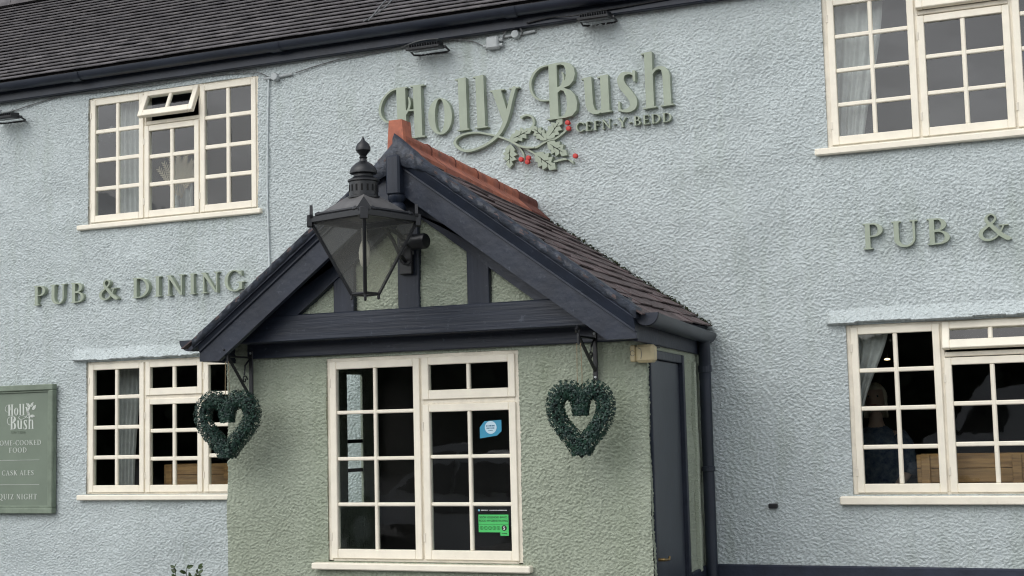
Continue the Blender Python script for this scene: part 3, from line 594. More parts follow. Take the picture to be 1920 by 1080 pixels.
for sgn, xo in ((-1, -2.60), (1, .455)):
    p = line_poly(sgn, xo, -.112, -.286, 2.082 if sgn < 0 else 2.094); m = MB()
    m.prism(p, lambda a, b: (a, -2.052, b), lambda a, b: (a, -2.012, b)); m.build('bargeboard', 'navy', porch)
    m = MB(); q = line_poly(sgn, xo-.004*sgn, -.02, -.122); n4 = len(q); ys = [-2.098, -2.098, -2.058, -2.058]
    m.add([(a, ys[i], b) for i, (a, b) in enumerate(q)]+[(a, -2.02, b) for a, b in q], [(0, 1, 2, 3), (7, 6, 5, 4)]+[(i, 4+i, 4+(i+1) % 4, (i+1) % 4) for i in range(4)])
    q2 = line_poly(sgn, xo-.006*sgn, -.104, -.118); m.prism(q2, lambda a, b: (a, -2.066, b), lambda a, b: (a, -2.055, b)); m.build('verge_moulding', 'navy', porch)
    m = MB(); ro = .385; xf = CX+sgn*((3.373-ro-2.35)/.735); p = [(CX, zr(CX)-.12), (CX+sgn*1.45, zr(CX+sgn*1.45)-.12), (CX+sgn*1.45, 2.35), (xf, 2.35), (CX, zr(CX)-ro)]
    m.prism(p, lambda a, b: (a, GY-.042, b), lambda a, b: (a, GY+.02, b)); m.build('principal_rafter', 'navy', porch)
    # lumpy painted mortar along the verge
    n = 110; m = MB(); V = []; F = []; PHM = (random.random()*6, random.random()*6)
    for i in range(n+1):
        t = i/n; X = CX+(xo+.02*sgn-CX)*t; z = zr(X); w = 1+2.6*max(0, 1-t/.15); wt = 1+1.3*max(0, 1-t/.13); zo = -.036 if sgn < 0 else .012; z += zo; j = lambda s: s*(.6*math.sin(i*1.1+ph[0])+.5*math.sin(i*.47+ph[1]))*random.uniform(.3, 1)
        ph = PHM
        for (dy, dz) in ((-2.0, .026*wt), (-2.085+j(.006), .034*wt+j(.005)), (-2.112+j(.006), .016*wt+j(.006)), (-2.110+j(.006), -.022*w+j(.006)), (-2.097, -.034*w+j(.007)), (-2.0, -.03*w)): V.append((X+j(.004), dy, z+dz))
    for i in range(n):
        for k in range(5): F.append((i*6+k, i*6+k+1, i*6+7+k, i*6+6+k))
    F += [tuple(range(6)), tuple(n*6+k for k in reversed(range(6)))]
    m.add(V, F); soft(m.build('verge_mortar', 'mortar', porch), 60)
MB().box(CX-.053, CX+.043, -2.125, -2.01, 3.062, 3.315, .012).build('king_post_pendant', 'navy_v', porch)
m = MB(); m.lathe((CX-.005, -2.066, 2.955), [(.030, 0), (.052, .004), (.058, .03), (.050, .052), (.040, .062), (.044, .07), (.056, .085), (.056, .108)], 18); soft(m.build('pendant_turning', 'navy', porch))
# roof of the porch: it narrows a little towards the house
def RP(u, v, n=0):
    cx = -1.089+.069*v; hs_ = 1.589-.239*v; za = 3.373-.163*v; ze = 2.213+.052*v; s = 1 if u > 0 else -1; a = abs(u)
    return (cx+u*hs_+s*n*.59, -2.05+2.05*v, za+(ze-za)*a+n*.81-(.056 if s < 0 else 0))
m = MB()
for s in (-1, 1):
    P = [RP(s*u, v, n) for n in (-.028, -.003) for v in (-.022, .995) for u in (.0005, .985)]
    m.add(P, [(0, 1, 3, 2), (4, 6, 7, 5), (0, 4, 5, 1), (2, 3, 7, 6), (0, 2, 6, 4), (1, 5, 7, 3)])
proof = m.build('roof', 'navy_dull', porch)
NC = 13; du = .95/NC
for s in (1, -1):
    for i in range(NC):
        lo = 1.0-du*i; hi = lo-du-.045; vv = -.030-(.07 if i % 2 else 0)
        while vv < .985:
            v0 = max(-.030, vv)+.0012; v1 = min(.992, vv+.14+random.uniform(-.002, .002))-.0012; vv += .14
            if v1-v0 < .02: continue
            j = lambda q: random.uniform(-q, q); l2 = lo+j(.006); tl, hd, th = .024+j(.005), .0035, .009; e = j(.002)
            P = [RP(s*l2, v0, tl-th+e), RP(s*(l2+j(.002)), v1, tl-th-e), RP(s*hi, v1, hd-th*.5), RP(s*hi, v0, hd-th*.5), RP(s*l2, v0, tl+e), RP(s*l2, v1, tl-e), RP(s*hi, v1, hd+th*.5), RP(s*hi, v0, hd+th*.5)]
            t = MB(); t.add(P, [(0, 1, 2, 3), (4, 5, 6, 7), (0, 1, 5, 4), (1, 2, 6, 5), (2, 3, 7, 6), (3, 0, 4, 7)]); t.build('slate', 'slate', proof)
for k in range(6):
    v0, v1 = .012+k*.164, .012+(k+1)*.164-.004; mm = .73; pr = [(-.160, -.160*mm+.020), (-.160, -.160*mm+.058), (-.050, -.050*mm+.066)]
    pr += [(-.050*math.cos(a), .056+.050*math.sin(a)) for a in np.linspace(-.35, math.pi+.35, 11)] + [(.050, -.050*mm+.066), (.160, -.160*mm+.058), (.160, -.160*mm+.020), (0, .020)]
    jj = random.uniform(-.005, .005); f = lambda v: (lambda d, h: (-1.089+.069*v+d*(1-.13*v), -2.05+2.05*v, 3.373-.163*v+h+jj*.6))
    m = MB(); m.prism(pr, f(v0), f(v1)); m.build('ridge_tile', 'terracotta' if k < 5 else 'terracotta_old', proof)
    if k:                                                           # thin mortar bead at each joint
        m = MB(); m.tube([f(v0-.002)(d, h+.001) for d, h in pr[2:-3]], .006, 6); m.build('mortar_joint', 'terracotta_old', proof)
m = MB(); w0, w1 = .064, .046
P = [(CX+a*w, y, z) for z, w in ((3.36, .060), (3.43, .056), (3.550, w1)) for a, y in ((-1, -2.06), (1, -2.06), (1, -1.94), (-1, -1.94))]
P = [(x-.01, y, z) for x, y, z in P]
m.add(P, [(0, 1, 5, 4), (1, 2, 6, 5), (2, 3, 7, 6), (3, 0, 4, 7), (4, 5, 9, 8), (5, 6, 10, 9), (6, 7, 11, 10), (7, 4, 8, 11), (8, 9, 10, 11)]); m.build('finial_stub', 'terracotta', proof)
# moss along the wall junction
m = MB()
for k in range(900):
    u = random.random()**.8*.93+.07; s = 1 if k % 6 else -1; c = Vector(RP(s*u, random.uniform(.955, .99), random.uniform(.012, .03))); r = random.uniform(.006, .02)
    d = [Vector((random.gauss(0, 1), random.gauss(0, .7), random.gauss(.8, 1))).normalized()*r for _ in range(3)]
    m.add([c+d[0], c+d[1], c+d[2]], [(0, 1, 2)])
m.build('moss', 'moss', proof, kind='stuff', fix=False)
# eaves gutters, fascia boards, stop ends
for s in (1, -1):
    xf0 = .512 if s > 0 else -2.703; xw = .305 if s > 0 else -2.44; r = .070 if s > 0 else .066
    zf = 2.238 if s > 0 else 2.226; zw = 2.226
    p0, p1 = Vector((xf0, -2.03, zf)), Vector((xw, -.025, zw)); gm2 = half_round(MB(), p0, p1, r, .005, 12)
    gob = soft(gm2.build('gutter', 'plastic', porch))
    e = MB(); pr = [(math.cos(math.pi*i/12)*(r+.004), -math.sin(math.pi*i/12)*(r+.004)) for i in range(13)]
    e.prism(pr, lambda a, b: (xf0+a, -2.040, zf+b+.003), lambda a, b: (xf0+a, -2.022, zf+b+.003)); e.build('stop_end', 'navy', gob)
    soft(half_round(MB(), p0+Vector((0, .0, 0)), p0+Vector((-.006*s, .055, 0)), r+.005, .004, 12).build('gutter_joint', 'plastic', gob))
    fb = MB(); a0, a1 = (.432, .240) if s > 0 else (-2.60, -2.40)
    d = Vector((a1-a0, 2.0, 0)); d2 = d.normalized(); fb.obox(Vector((a0, -2.008, 2.146))+d/2, (d2, Vector((d2.y, -d2.x, 0)), (0, 0, 1)), (d.length/2, .014, .066), .004); fb.build('fascia', 'navy_dull', porch)
# downpipe in the corner
dp = MB(); dp.tube([(.312, -.145, 2.20), (.312, -.145, 2.13), (.308, -.125, 2.05), (.300, -.100, 1.985), (.300, -.100, 1.90)], .043, 14); dp.tube([(.300, -.100, 1.95), (.300, -.100, -.2)], .041, 16)
dpo = soft(dp.build('downpipe', 'plastic', porch), 50)
for z in (1.95, 1.255): 
    c = MB(); c.lathe((.300, -.100, z), [(.0415, 0), (.049, .002), (.049, .05 if z > 1.5 else .034), (.0415, .052 if z > 1.5 else .036)], 16)
    if z < 1.5: c.box(.205, .33, -.062, -.045, z+.004, z+.03, .003)
    c.build('pipe_clip', 'plastic', dpo)
c = MB(); c.obox(Vector(side_pt(1.40, 1.3))+sn*.012, (sv, sn, (0, 0, 1)), (.022, .02, .72), .008); c.build('boxed_conduit', 'sage_wall', porch)
# door in the side wall
D0, D1, DT = .055, 1.08, 2.052
def sbox(m, u0, u1, o0, o1, z0, z1, ch=.004): return m.obox(Vector(side_pt((u0+u1)/2, (z0+z1)/2))+sn*(o0+o1)/2, (sv, sn, (0, 0, 1)), ((u1-u0)/2, (o1-o0)/2, (z1-z0)/2), ch)
m = MB(); sbox(m, D0, D0+.03, -.09, .012, GZ, DT); sbox(m, D1-.06, D1, -.09, .018, GZ, DT); sbox(m, D0+.05, D1-.06, -.09, .012, DT-.055, DT); fr = m.build('door_frame', 'navy', porch)
m = MB(); sbox(m, D0+.032, D1-.063, -.075, -.012, GZ+.05, DT-.058); door = m.build('door', 'door', porch)
m = MB(); hu = D0+.115
sbox(m, hu-.018, hu+.018, -.012, -.004, .70, .93, .003); m.build('handle_plate', 'black', door)
m = MB(); m.tube([side_pt(hu, .775, -.025), side_pt(hu, .775, .028), side_pt(hu+.03, .772, .034), side_pt(hu+.12, .766, .034), side_pt(hu+.135, .782, .034)], [.010, .010, .009, .008, .006], 8); soft(m.build('handle', 'brass', door))
# strap bars in the little side opening
m = MB()
for z in (1.30, 1.52): m.obox(Vector((PX0, FY, z))+lv*(ua+ub)/2-ln*.012, (lv, ln, (0, 0, 1)), ((ub-ua)/2+.03, .008, .014), .003)
m.build('window_bar', 'black', porch)

# ================================================================== SIGNS
# artwork of the name sign drawn in its own units; HM turns those units into metres on the wall
HM = [0.001032152259558353, -3.575415933742513e-05, -2.357932074521091, 3.947078053227181e-05, -0.000973774663738148, 4.696386201986096, 3.975205502095112e-05, 7.79307487515969e-06, 1.0]
def art(x, y):
    w = HM[6]*x+HM[7]*y+HM[8]; return ((HM[0]*x+HM[1]*y+HM[2])/w, (HM[3]*x+HM[4]*y+HM[5])/w)
def GA(x0, x1, y0, y1): return G(0, x0, x1, y0, y1, 3.0)
Q = 1209.6
def q4(pts): return [(x+Q, y) for x, y in pts]
ART = {}
g = GA(20, 460, 320, 800)                                                   # H
g.u(g.poly([(190, 368), (262, 361), (276, 770), (207, 780)])); g.u(g.poly([(186, 369), (276, 358), (276, 370), (187, 381)])); g.u(g.poly([(180, 773), (300, 760), (300, 772), (181, 786)]))
g.u(g.poly([(324, 350), (388, 343), (402, 758), (342, 766)])); g.u(g.poly([(298, 351), (412, 338), (412, 349), (299, 363)])); g.u(g.poly([(316, 764), (424, 752), (424, 762), (317, 776)]))
g.u(g.path([(205, 372), (150, 392), (100, 436), (68, 496), (58, 556), (72, 606), (105, 640), (150, 652), (200, 642)], [12, 13, 15, 18, 20, 18, 14, 11, 9]))
g.u(g.path([(252, 562), (290, 551), (338, 547)], [11, 11, 12])); g.u(g.path([(292, 446), (299, 480), (296, 520), (280, 560), (255, 602)], [10, 16, 17, 13, 9])); ART['H'] = g
g = GA(430, 665, 430, 765); g.u(g.ell(546, 598, 96, 148)); g.sub(g.ell(543, 594, 39, 136)); ART['o'] = g
g = GA(650, 800, 260, 740); g.u(g.poly([(688, 294), (752, 282), (768, 704), (706, 712)])); g.u(g.poly([(666, 298), (752, 282), (752, 292), (690, 306), (668, 311)])); g.u(g.poly([(686, 709), (782, 696), (782, 706), (686, 719)])); ART['l'] = g
g = GA(795, 950, 240, 720); g.u(g.poly([(830, 275), (895, 262), (911, 684), (848, 692)])); g.u(g.poly([(808, 280), (895, 262), (895, 272), (832, 286), (810, 292)])); g.u(g.poly([(828, 690), (930, 676), (930, 686), (828, 700)])); ART['l2'] = g
g = GA(630, 1340, 340, 1050)                                                # y with its looped tail running into the sprig
g.u(g.poly([(964, 394), (1036, 382), (1098, 590), (1062, 668)])); g.u(g.poly([(946, 392), (1062, 374), (1062, 385), (947, 404)])); g.u(g.poly([(1102, 370), (1182, 357), (1182, 368), (1103, 382)]))
g.u(g.path([(1143, 368), (1118, 460), (1096, 560), (1066, 655), (1022, 738), (950, 806), (850, 858), (760, 878), (696, 856), (664, 812), (690, 768), (760, 738), (850, 730), (940, 744), (1030, 766), (1110, 796), (1180, 834), (1240, 850), (1300, 850)], [30, 30, 32, 32, 26, 20, 18, 20, 22, 22, 18, 14, 13, 14, 15, 17, 18, 16, 13]))
ART['y'] = g
g = GA(1210, 1680, 130, 660)                                                # B
g.u(g.poly(q4([(212, 180), (276, 168), (296, 606), (226, 620)]))); g.u(g.poly(q4([(200, 622), (300, 604), (300, 614), (200, 631)])))
g.u(g.poly(q4([(212, 180), (280, 166), (340, 160), (388, 172), (418, 205), (428, 255), (414, 310), (380, 350), (335, 368), (390, 384), (428, 425), (446, 485), (440, 550), (406, 592), (350, 610), (205, 630), (230, 616), (280, 600)])))
g.sub(g.poly(q4([(278, 186), (310, 178), (338, 188), (352, 220), (354, 262), (346, 305), (328, 340), (290, 362), (284, 362)])))
g.sub(g.poly(q4([(287, 408), (310, 386), (334, 392), (356, 436), (364, 490), (360, 545), (344, 585), (318, 600), (296, 603)])))
g.u(g.path(q4([(222, 184), (160, 198), (108, 236), (74, 296), (66, 350), (80, 410), (112, 450), (160, 470), (224, 468)]), [12, 13, 16, 19, 20, 18, 15, 13, 10]))
g.u(g.path(q4([(322, 244), (336, 280), (330, 325), (308, 368), (280, 410)]), [10, 15, 16, 12, 9])); ART['B'] = g
g = GA(1670, 1955, 240, 600)                                                # u
g.u(g.poly(q4([(498, 288), (560, 276), (574, 500), (590, 545), (622, 552), (650, 530), (652, 560), (612, 580), (570, 580), (532, 556), (514, 510)]))); g.u(g.poly(q4([(476, 296), (560, 276), (560, 286), (500, 300), (478, 306)])))
g.u(g.poly(q4([(630, 270), (694, 258), (708, 558), (642, 568)]))); g.u(g.poly(q4([(606, 280), (694, 258), (694, 268), (634, 284), (608, 292)]))); g.u(g.poly(q4([(640, 562), (724, 548), (724, 559), (640, 572)]))); ART['u'] = g
g = GA(1965, 2160, 210, 590)                                                # s
g.u(g.path(q4([(900, 300), (898, 262), (862, 248), (818, 258), (796, 300), (812, 352), (858, 408), (896, 462), (898, 516), (862, 548), (820, 554), (784, 548)]), [12, 14, 18, 34, 54, 62, 64, 62, 54, 34, 18, 12])); g.u(g.poly(q4([(890, 228), (914, 226), (916, 316), (902, 318)]))); g.u(g.poly(q4([(776, 480), (790, 478), (800, 556), (778, 558)]))); ART['s'] = g
g = GA(2150, 2460, 50, 560)                                                 # h
g.u(g.poly(q4([(986, 84), (1048, 72), (1068, 522), (1004, 532)]))); g.u(g.poly(q4([(958, 92), (1048, 72), (1048, 82), (990, 96), (960, 104)]))); g.u(g.poly(q4([(980, 530), (1086, 515), (1086, 525), (980, 541)])))
g.u(g.path(q4([(1052, 252), (1075, 218), (1110, 204), (1140, 212)]), [14, 20, 26, 36])); g.u(g.poly(q4([(1120, 196), (1158, 200), (1184, 226), (1194, 262), (1208, 500), (1148, 510), (1136, 275), (1128, 236)]))); g.u(g.poly(q4([(1120, 510), (1228, 494), (1228, 504), (1120, 521)]))); ART['h'] = g
def leaf(base, tip, wid, n=4, seed=0):
    """holly leaf outline: spines along both edges"""
    b, t = Vector(base), Vector(tip); d = t-b; l = d.length; d.normalize(); p = Vector((-d.y, d.x)); L1 = []; R1 = []
    for i in range(n):
        a0 = .10+.80*i/n; a1 = .10+.80*(i+.62)/n; k = math.sin(math.pi*min(.96, (i+.75)/(n+.15)))**.7
        for Lst, s in ((L1, 1), (R1, -1)):
            Lst.append(b+d*l*a0+p*s*wid*.28*(k+.15)); Lst.append(b+d*l*a1+p*s*wid*.54*(k+.08))
    return [tuple(b)]+[tuple(x) for x in L1]+[tuple(t)]+[tuple(x) for x in reversed(R1)]
def leaf_g(base, tip, wid, n=4, grid=None):
    xs = [base[0], tip[0]]; ys = [base[1], tip[1]]; g = GA(min(xs)-wid, max(xs)+wid, min(ys)-wid, max(ys)+wid)
    g.u(g.poly(leaf(base, tip, wid, n))); b, t = Vector(base), Vector(tip); d = t-b; p = Vector((-d.y, d.x)).normalized()
    P = lambda a, s=0: tuple(b+d*a+p*s*wid)
    g.sub(g.path([P(.16), P(.45, .02), P(.8, -.01)], [3, 7, 4], 4))
    for a, s in ((.32, 1), (.48, -1), (.60, 1)): g.sub(g.path([P(a), P(a+.10, .20*s)], [6, 4], 3))
    return g
LEAVES = [((1105, 792), (1290, 698), 96), ((1112, 822), (1104, 1020), 104), ((Q+196, 790), (Q+72, 676), 92), ((Q+200, 782), (Q+322, 612), 104), ((Q+200, 806), (Q+362, 912), 112), ((Q+98, 896), (Q+268, 1026), 132)]
STEMS = [([(1200, 602), (1240, 585), (1285, 602), (1300, 650), (1280, 690), (1255, 710)], [14, 15, 16, 16, 14, 11]),
         ([(Q+60, 850), (Q+110, 846), (Q+160, 815), (Q+205, 790), (Q+268, 774), (Q+330, 728), (Q+368, 690)], [13, 15, 15, 15, 16, 14, 11]), ([(1300, 850), (Q+96, 849), (Q+118, 842)], [13, 13, 13]),
         ([(1180, 836), (Q+40, 866), (Q+82, 890), (Q+112, 916)], [16, 15, 14, 11]), ([(1130, 806), (1180, 850), (1210, 895), (1218, 936)], [14, 14, 13, 10]), ([(Q+255, 962), (Q+320, 944), (Q+385, 940), (Q+424, 962)], [14, 15, 15, 14])]
BERRIES = [(Q+370, 651, 20), (Q+377, 697, 20), (Q+432, 920, 19), (1203, 948, 20), (1262, 936, 20), (1254, 968, 19)]
logo = thing('name_sign', (-1.1, -.03, 3.7), 'large sage green Holly Bush lettering with holly sprig on upper wall', 'sign')
FR, BK = -.052, .004
LOGO_LOOPS = {}
for k, gg in ART.items():
    lp_ = gg.loops(.22); LOGO_LOOPS[k] = lp_; v, f = solid(lp_, art, FR if k != 'y' else FR+.001, BK); mesh_obj('letter', v, f, 'sage', logo)
SPRIG = []
for b, t, w in LEAVES:
    lp_ = leaf_g(b, t, w).loops(.25); SPRIG.append(lp_); v, f = solid(lp_, art, FR+.002+.0012*len(SPRIG), BK); mesh_obj('holly_leaf', v, f, 'sage', logo)
for i, (P, w) in enumerate(STEMS):
    xs = [a[0] for a in P]; ys = [a[1] for a in P]; g = GA(min(xs)-25, max(xs)+25, min(ys)-25, max(ys)+25); g.u(g.path(P, w, 8))
    if i == 0: g.u(g.ell(1199, 604, 12, 12))
    if i == len(STEMS)-1: g.u(g.ell(Q+426, 970, 19, 19))
    lp_ = g.loops(.25); SPRIG.append(lp_); v, f = solid(lp_, art, FR+.011+.0012*i, BK); mesh_obj('twig', v, f, 'sage', logo)
for x, y, r in BERRIES:
    X, Z = art(x, y); m = MB(); m.lathe((X, -.040, Z), [(.016, -.01), (.0195, 0), (.0195, .02), (.0165, .026), (.006, .0275)], 14, (0, -1, 0)); soft(m.build('berry', 'red', logo))
write_word('CEFN-Y-BEDD', -.650, .105, 3.789, .068, -.040, .006, 'sage', logo, track=.10)

pd = thing('wall_lettering', (-4.7, -.02, 2.77), 'sage PUB & DINING letters left of the porch', 'sign', 'pub and dining wall letters')
write_word('PUB', -5.826, -5.250, 2.772, .172, -.040, .006, 'sage', pd, track=.16); write_word('&', -5.100, -4.895, 2.778, .172, -.040, .006, 'sage', pd); write_word('DINING', -4.748, -3.612, 2.774, .172, -.040, .006, 'sage', pd, track=.16)
pd2 = thing('wall_lettering', (2.5, -.02, 2.75), 'sage PUB & letters right of the porch above the lower window', 'sign', 'pub and dining wall letters')
write_word('PUB', 1.425, 2.018, 2.752, .176, -.040, .006, 'sage', pd2, track=.16); write_word('&', 2.185, 2.395, 2.754, .176, -.040, .006, 'sage', pd2); write_word('DINING', 2.545, 3.45, 2.754, .176, -.040, .006, 'sage', pd2, track=.16)

# ---- green notice board
BX0, BX1, BZ0, BZ1 = -6.385, -5.572, .950, 2.072; bc = (BX0+BX1)/2
nb = thing('notice_board', (bc, -.03, BZ0), 'framed green board listing home cooked food, cask ales and quiz night', 'sign board')
MB().box(BX0+.02, BX1-.02, -.038, -.012, BZ0+.02, BZ1-.02, .002).build('panel', 'board', nb)
m = MB(); fw = .052
for a in ((BX0, BX1, BZ1-fw, BZ1), (BX0, BX1, BZ0, BZ0+fw), (BX0, BX0+fw, BZ0+fw, BZ1-fw), (BX1-fw, BX1, BZ0+fw, BZ1-fw)): m.box(a[0], a[1], -.068, -.008, a[2], a[3], .007)
for a in ((BX0+fw, BX1-fw, BZ1-fw-.016, BZ1-fw), (BX0+fw, BX1-fw, BZ0+fw, BZ0+fw+.016), (BX0+fw, BX0+fw+.016, BZ0+fw+.016, BZ1-fw-.016), (BX1-fw-.016, BX1-fw, BZ0+fw+.016, BZ1-fw-.016)): m.box(a[0], a[1], -.052, -.03, a[2], a[3], .006)
m.build('frame', 'board_frame', nb)
tf, tb = -.0405, -.037
def small_logo(keys, X0, Z0, k):
    mb = MB(); ax = [art(*p)[0] for q in keys for l in (LOGO_LOOPS[q]) for p in l]; x0 = min(ax)
    sl = .052                                                          # the wall sign climbs slightly: level it here
    for q in keys:
        loops_ = LOGO_LOOPS[q]
        v, f = solid(loops_, lambda x, y: (X0+(art(x, y)[0]-x0)*k, Z0+(art(x, y)[1]-3.92)*k), tf, tb); mb.add(v, f)
    mb.build('lettering', 'offwhite', nb)
small_logo(['H', 'o', 'l', 'l2', 'y'], bc-.150, 1.815, .235); small_logo(['B', 'u', 's', 'h'], bc-.125, 1.690, .265)
mb = MB()
for lp_ in SPRIG[:6]:
    v, f = solid(lp_, lambda x, y: (bc+.135+(art(x, y)[1]-3.75)*.28*-1, 1.885+(art(x, y)[0]+.85)*.26), tf-.0003*len(mb.v)*.001, tb); mb.add(v, f)
mb.build('lettering', 'offwhite', nb)
for t, w, z, cap, tr in (('CEFN Y BEDD', .165, 1.648, .020, .1), ('HOME-COOKED', .520, 1.545, .043, .14), ('FOOD', .200, 1.481, .043, .14), ('CASK ALES', .360, 1.282, .043, .14), ('QUIZ NIGHT', .434, 1.073, .046, .14)):
    write_word(t, bc-w/2, bc+w/2, z, cap, tf, tb, 'board_frame' if cap < .03 else 'offwhite', nb, False, tr)
for z in (1.411, 1.197):
    m = MB()
    for i in range(44): m.box(bc-.24+i*.011, bc-.24+i*.011+.0065, tf, tb, z, z+.0055, .0006)
    m.build('dotted_rule', 'offwhite', nb)

# ================================================================== LANTERN
LX, LY = -1.117, -2.447; lan = thing('wall_lantern', (LX, LY, 2.42), 'large black four sided lantern on the porch gable', 'lantern')
la = math.atan2(-10-LY, 3.116-LX); dirs = [Vector((math.cos(la+k*math.pi/2), math.sin(la+k*math.pi/2), 0)) for k in range(4)]
def LP(k, r, z): return Vector((LX, LY, z))+dirs[k % 4]*r
R1, R0, Z1, Z0 = .321, .080, 2.850, 2.415
m = MB()
for k in range(4):
    m.tube([LP(k, R0, Z0-.004), LP(k, R1-.004, Z1)], .0115, 6)
    a, b = LP(k, R0, Z0), LP(k+1, R0, Z0); m.tube([a, b], .010, 6); m.lathe(LP(k, R0, Z0-.034), [(.004, 0), (.009, .006), (.009, .035)], 8)
m.build('frame', 'black', lan)
for k in range(4):
    a, b, c, d = LP(k, R0-.004, Z0), LP(k+1, R0-.004, Z0), LP(k+1, R1-.012, Z1), LP(k, R1-.012, Z1); n = (b-a).cross(d-a).normalized()*.002; p = MB()
    p.add([a, b, c, d, a+n, b+n, c+n, d+n], [(0, 1, 2, 3), (4, 5, 6, 7), (0, 1, 5, 4), (1, 2, 6, 5), (2, 3, 7, 6), (3, 0, 4, 7)]); p.build('pane', 'lamp_glass', lan)
m = MB()
for k in range(4):
    a, b = LP(k, R1, 2.867), LP(k+1, R1, 2.867); d = (b-a); l = d.length; d.normalize(); o = d.cross(Vector((0, 0, 1)))
    m.obox((a+b)/2, (d, o, (0, 0, 1)), (l/2, .014, .019), .004); m.tube([a+d*.05+Vector((0, 0, .028)), b-d*.05+Vector((0, 0, .028))], .012, 8)
    for t in (.16, .84): m.lathe(a+d*l*t+Vector((0, 0, .018)), [(.018, 0), (.02, .006), (.012, .02), (.004, .026)], 8)
    m.obox(LP(k, R1+.004, 2.860), (dirs[k], (0, 0, 1), dirs[k].cross(Vector((0, 0, 1)))), (.017, .036, .026), .004)
soft(m.build('rim', 'black', lan))
for k in range(4):
    m = MB(); o = dirs[k].cross(Vector((0, 0, 1))); pts = [(-.036, 0), (-.040, .018), (-.026, .040), (-.012, .062), (0, .080), (.012, .062), (.026, .040), (.040, .018), (.036, 0)]; c = LP(k, R1-.006, 2.878)
    m.prism(pts, lambda a, b: tuple(c+o*a+Vector((0, 0, b))+dirs[k]*.010), lambda a, b: tuple(c+o*a+Vector((0, 0, b))-dirs[k]*.008)); m.build('corner_crest', 'black', lan)
m = MB(); P = [LP(k, .296, 2.887) for k in range(4)]+[LP(k, .190, 2.954) for k in range(4)]+[LP(k, .100, 3.006) for k in range(4)]
m.add(P, [(k, (k+1) % 4, 4+(k+1) % 4, 4+k) for k in range(4)]+[(4+k, 4+(k+1) % 4, 8+(k+1) % 4, 8+k) for k in range(4)]+[(8, 9, 10, 11), (3, 2, 1, 0)]); m.build('hood', 'iron_grey', lan)
m = MB(); m.lathe((LX, LY, 2.994), [(.098, 0), (.098, .012), (.088, .016), (.088, .098), (.096, .104), (.096, .114), (.060, .134), (.058, .150), (.083, .154), (.084, .168), (.074, .190), (.052, .212), (.026, .228), (.020, .244), (.026, .254), (.018, .262), (.028, .276), (.045, .296), (.046, .312), (.036, .336), (.014, .356), (.007, .372), (.001, .384)], 24); soft(m.build('chimney_and_finial', 'black', lan), 35)
m = MB()
for k in range(16):
    t = 2*math.pi*k/16; m.obox((LX+.0885*math.cos(t), LY+.0885*math.sin(t), 3.054), ((-math.sin(t), math.cos(t), 0), (0, 0, 1), (math.cos(t), math.sin(t), 0)), (.006, .020, .001), .0005)
m.build('vent_slot', mat('vent_dark', (.002, .002, .002), .9), lan, kind='stuff')
m = MB(); m.lathe((LX, LY, 2.58), [(.012, 0), (.024, .01), (.034, .05), (.036, .09), (.028, .13), (.016, .16), (.016, .235)], 14); soft(m.build('bulb', mat('opal_bulb', (.6, .58, .52), .3), lan))
m = MB(); PX = gx(-1.2)
m.box(PX-.045, PX+.045, GY-.062, GY-.031, 2.58, 2.84, .006); m.tube([(PX, GY-.05, 2.78), (PX, GY-.16, 2.835), (LX, LY+.22, 2.867)], .016, 8); m.tube([(PX, GY-.05, 2.66), (PX, GY-.14, 2.70), (PX, GY-.22, 2.78), (PX, LY+.24, 2.857)], .012, 8)
m.tube([(PX+.02+.05*math.cos(t), GY-.085, 2.70+.06*math.sin(t)) for t in np.linspace(0, 5.6, 14)], .006, 6)
soft(m.build('wall_bracket', 'black', lan))
m = MB(); m.lathe((PX+.02, GY-.10, 2.775), [(.020, -.02), (.020, .05), (.046, .055), (.050, .07), (.050, .155), (.044, .165)], 16, (1, -.15, 0)); soft(m.build('sensor_head', 'black', lan))

# ================================================================== HEARTS, BRACKETS
def bracket(X, ztop, zbot, label):
    t = thing('hanging_bracket', (X, FY, zbot), label, 'bracket', 'iron hanging basket brackets'); yt = -2.015
    m = MB(); m.box(X-.015, X+.015, FY-.046, FY-.030, zbot, ztop, .004); m.build('back_bar', 'black', t)
    m = MB(); m.obox(((X), (FY-.04+yt)/2, ztop-.045), ((0, 1, 0), (1, 0, 0), (0, 0, 1)), ((FY-.04-yt)/2, .006, .006), .002)
    m.tube([(X, yt-.02, ztop-.02), (X, yt-.035, ztop-.005), (X, yt-.015, ztop+.012), (X, yt+.006, ztop-.004), (X, yt, ztop-.045), (X, yt, ztop-.09)], .010, 8); m.build('arm', 'black', t)
    m = MB(); a, b = Vector((X, yt+.01, ztop-.05)), Vector((X, FY-.045, zbot+.06)); d = b-a; m.obox((a+b)/2, (d, (1, 0, 0), d.cross(Vector((1, 0, 0)))), (d.length/2, .009, .008), .003)
    c = (a+b)/2+Vector((0, .06, -.01)); m.tube([c+Vector((0, math.cos(s)*.03*(1-s/9), math.sin(s)*.03*(1-s/9))) for s in np.linspace(0, 7, 18)], .005, 6); m.tube([(X, FY-.05, ztop-.05), (X, FY-.11, ztop-.10), c+Vector((0, -.005, .03))], .006, 6)
    m.build('scroll_brace', 'black', t)
    for z in (ztop-.015, zbot+.02): 
        m = MB(); m.lathe((X, FY-.046, z), [(.008, 0), (.008, .004), (.004, .006)], 10, (0, -1, 0)); m.build('screw', 'grey_box', t)
bracket(-2.405, 2.155, 1.775, 'black iron scroll bracket on porch corner nearest the left windows'); bracket(.080, 2.170, 1.868, 'black iron scroll bracket on porch front nearest the door')
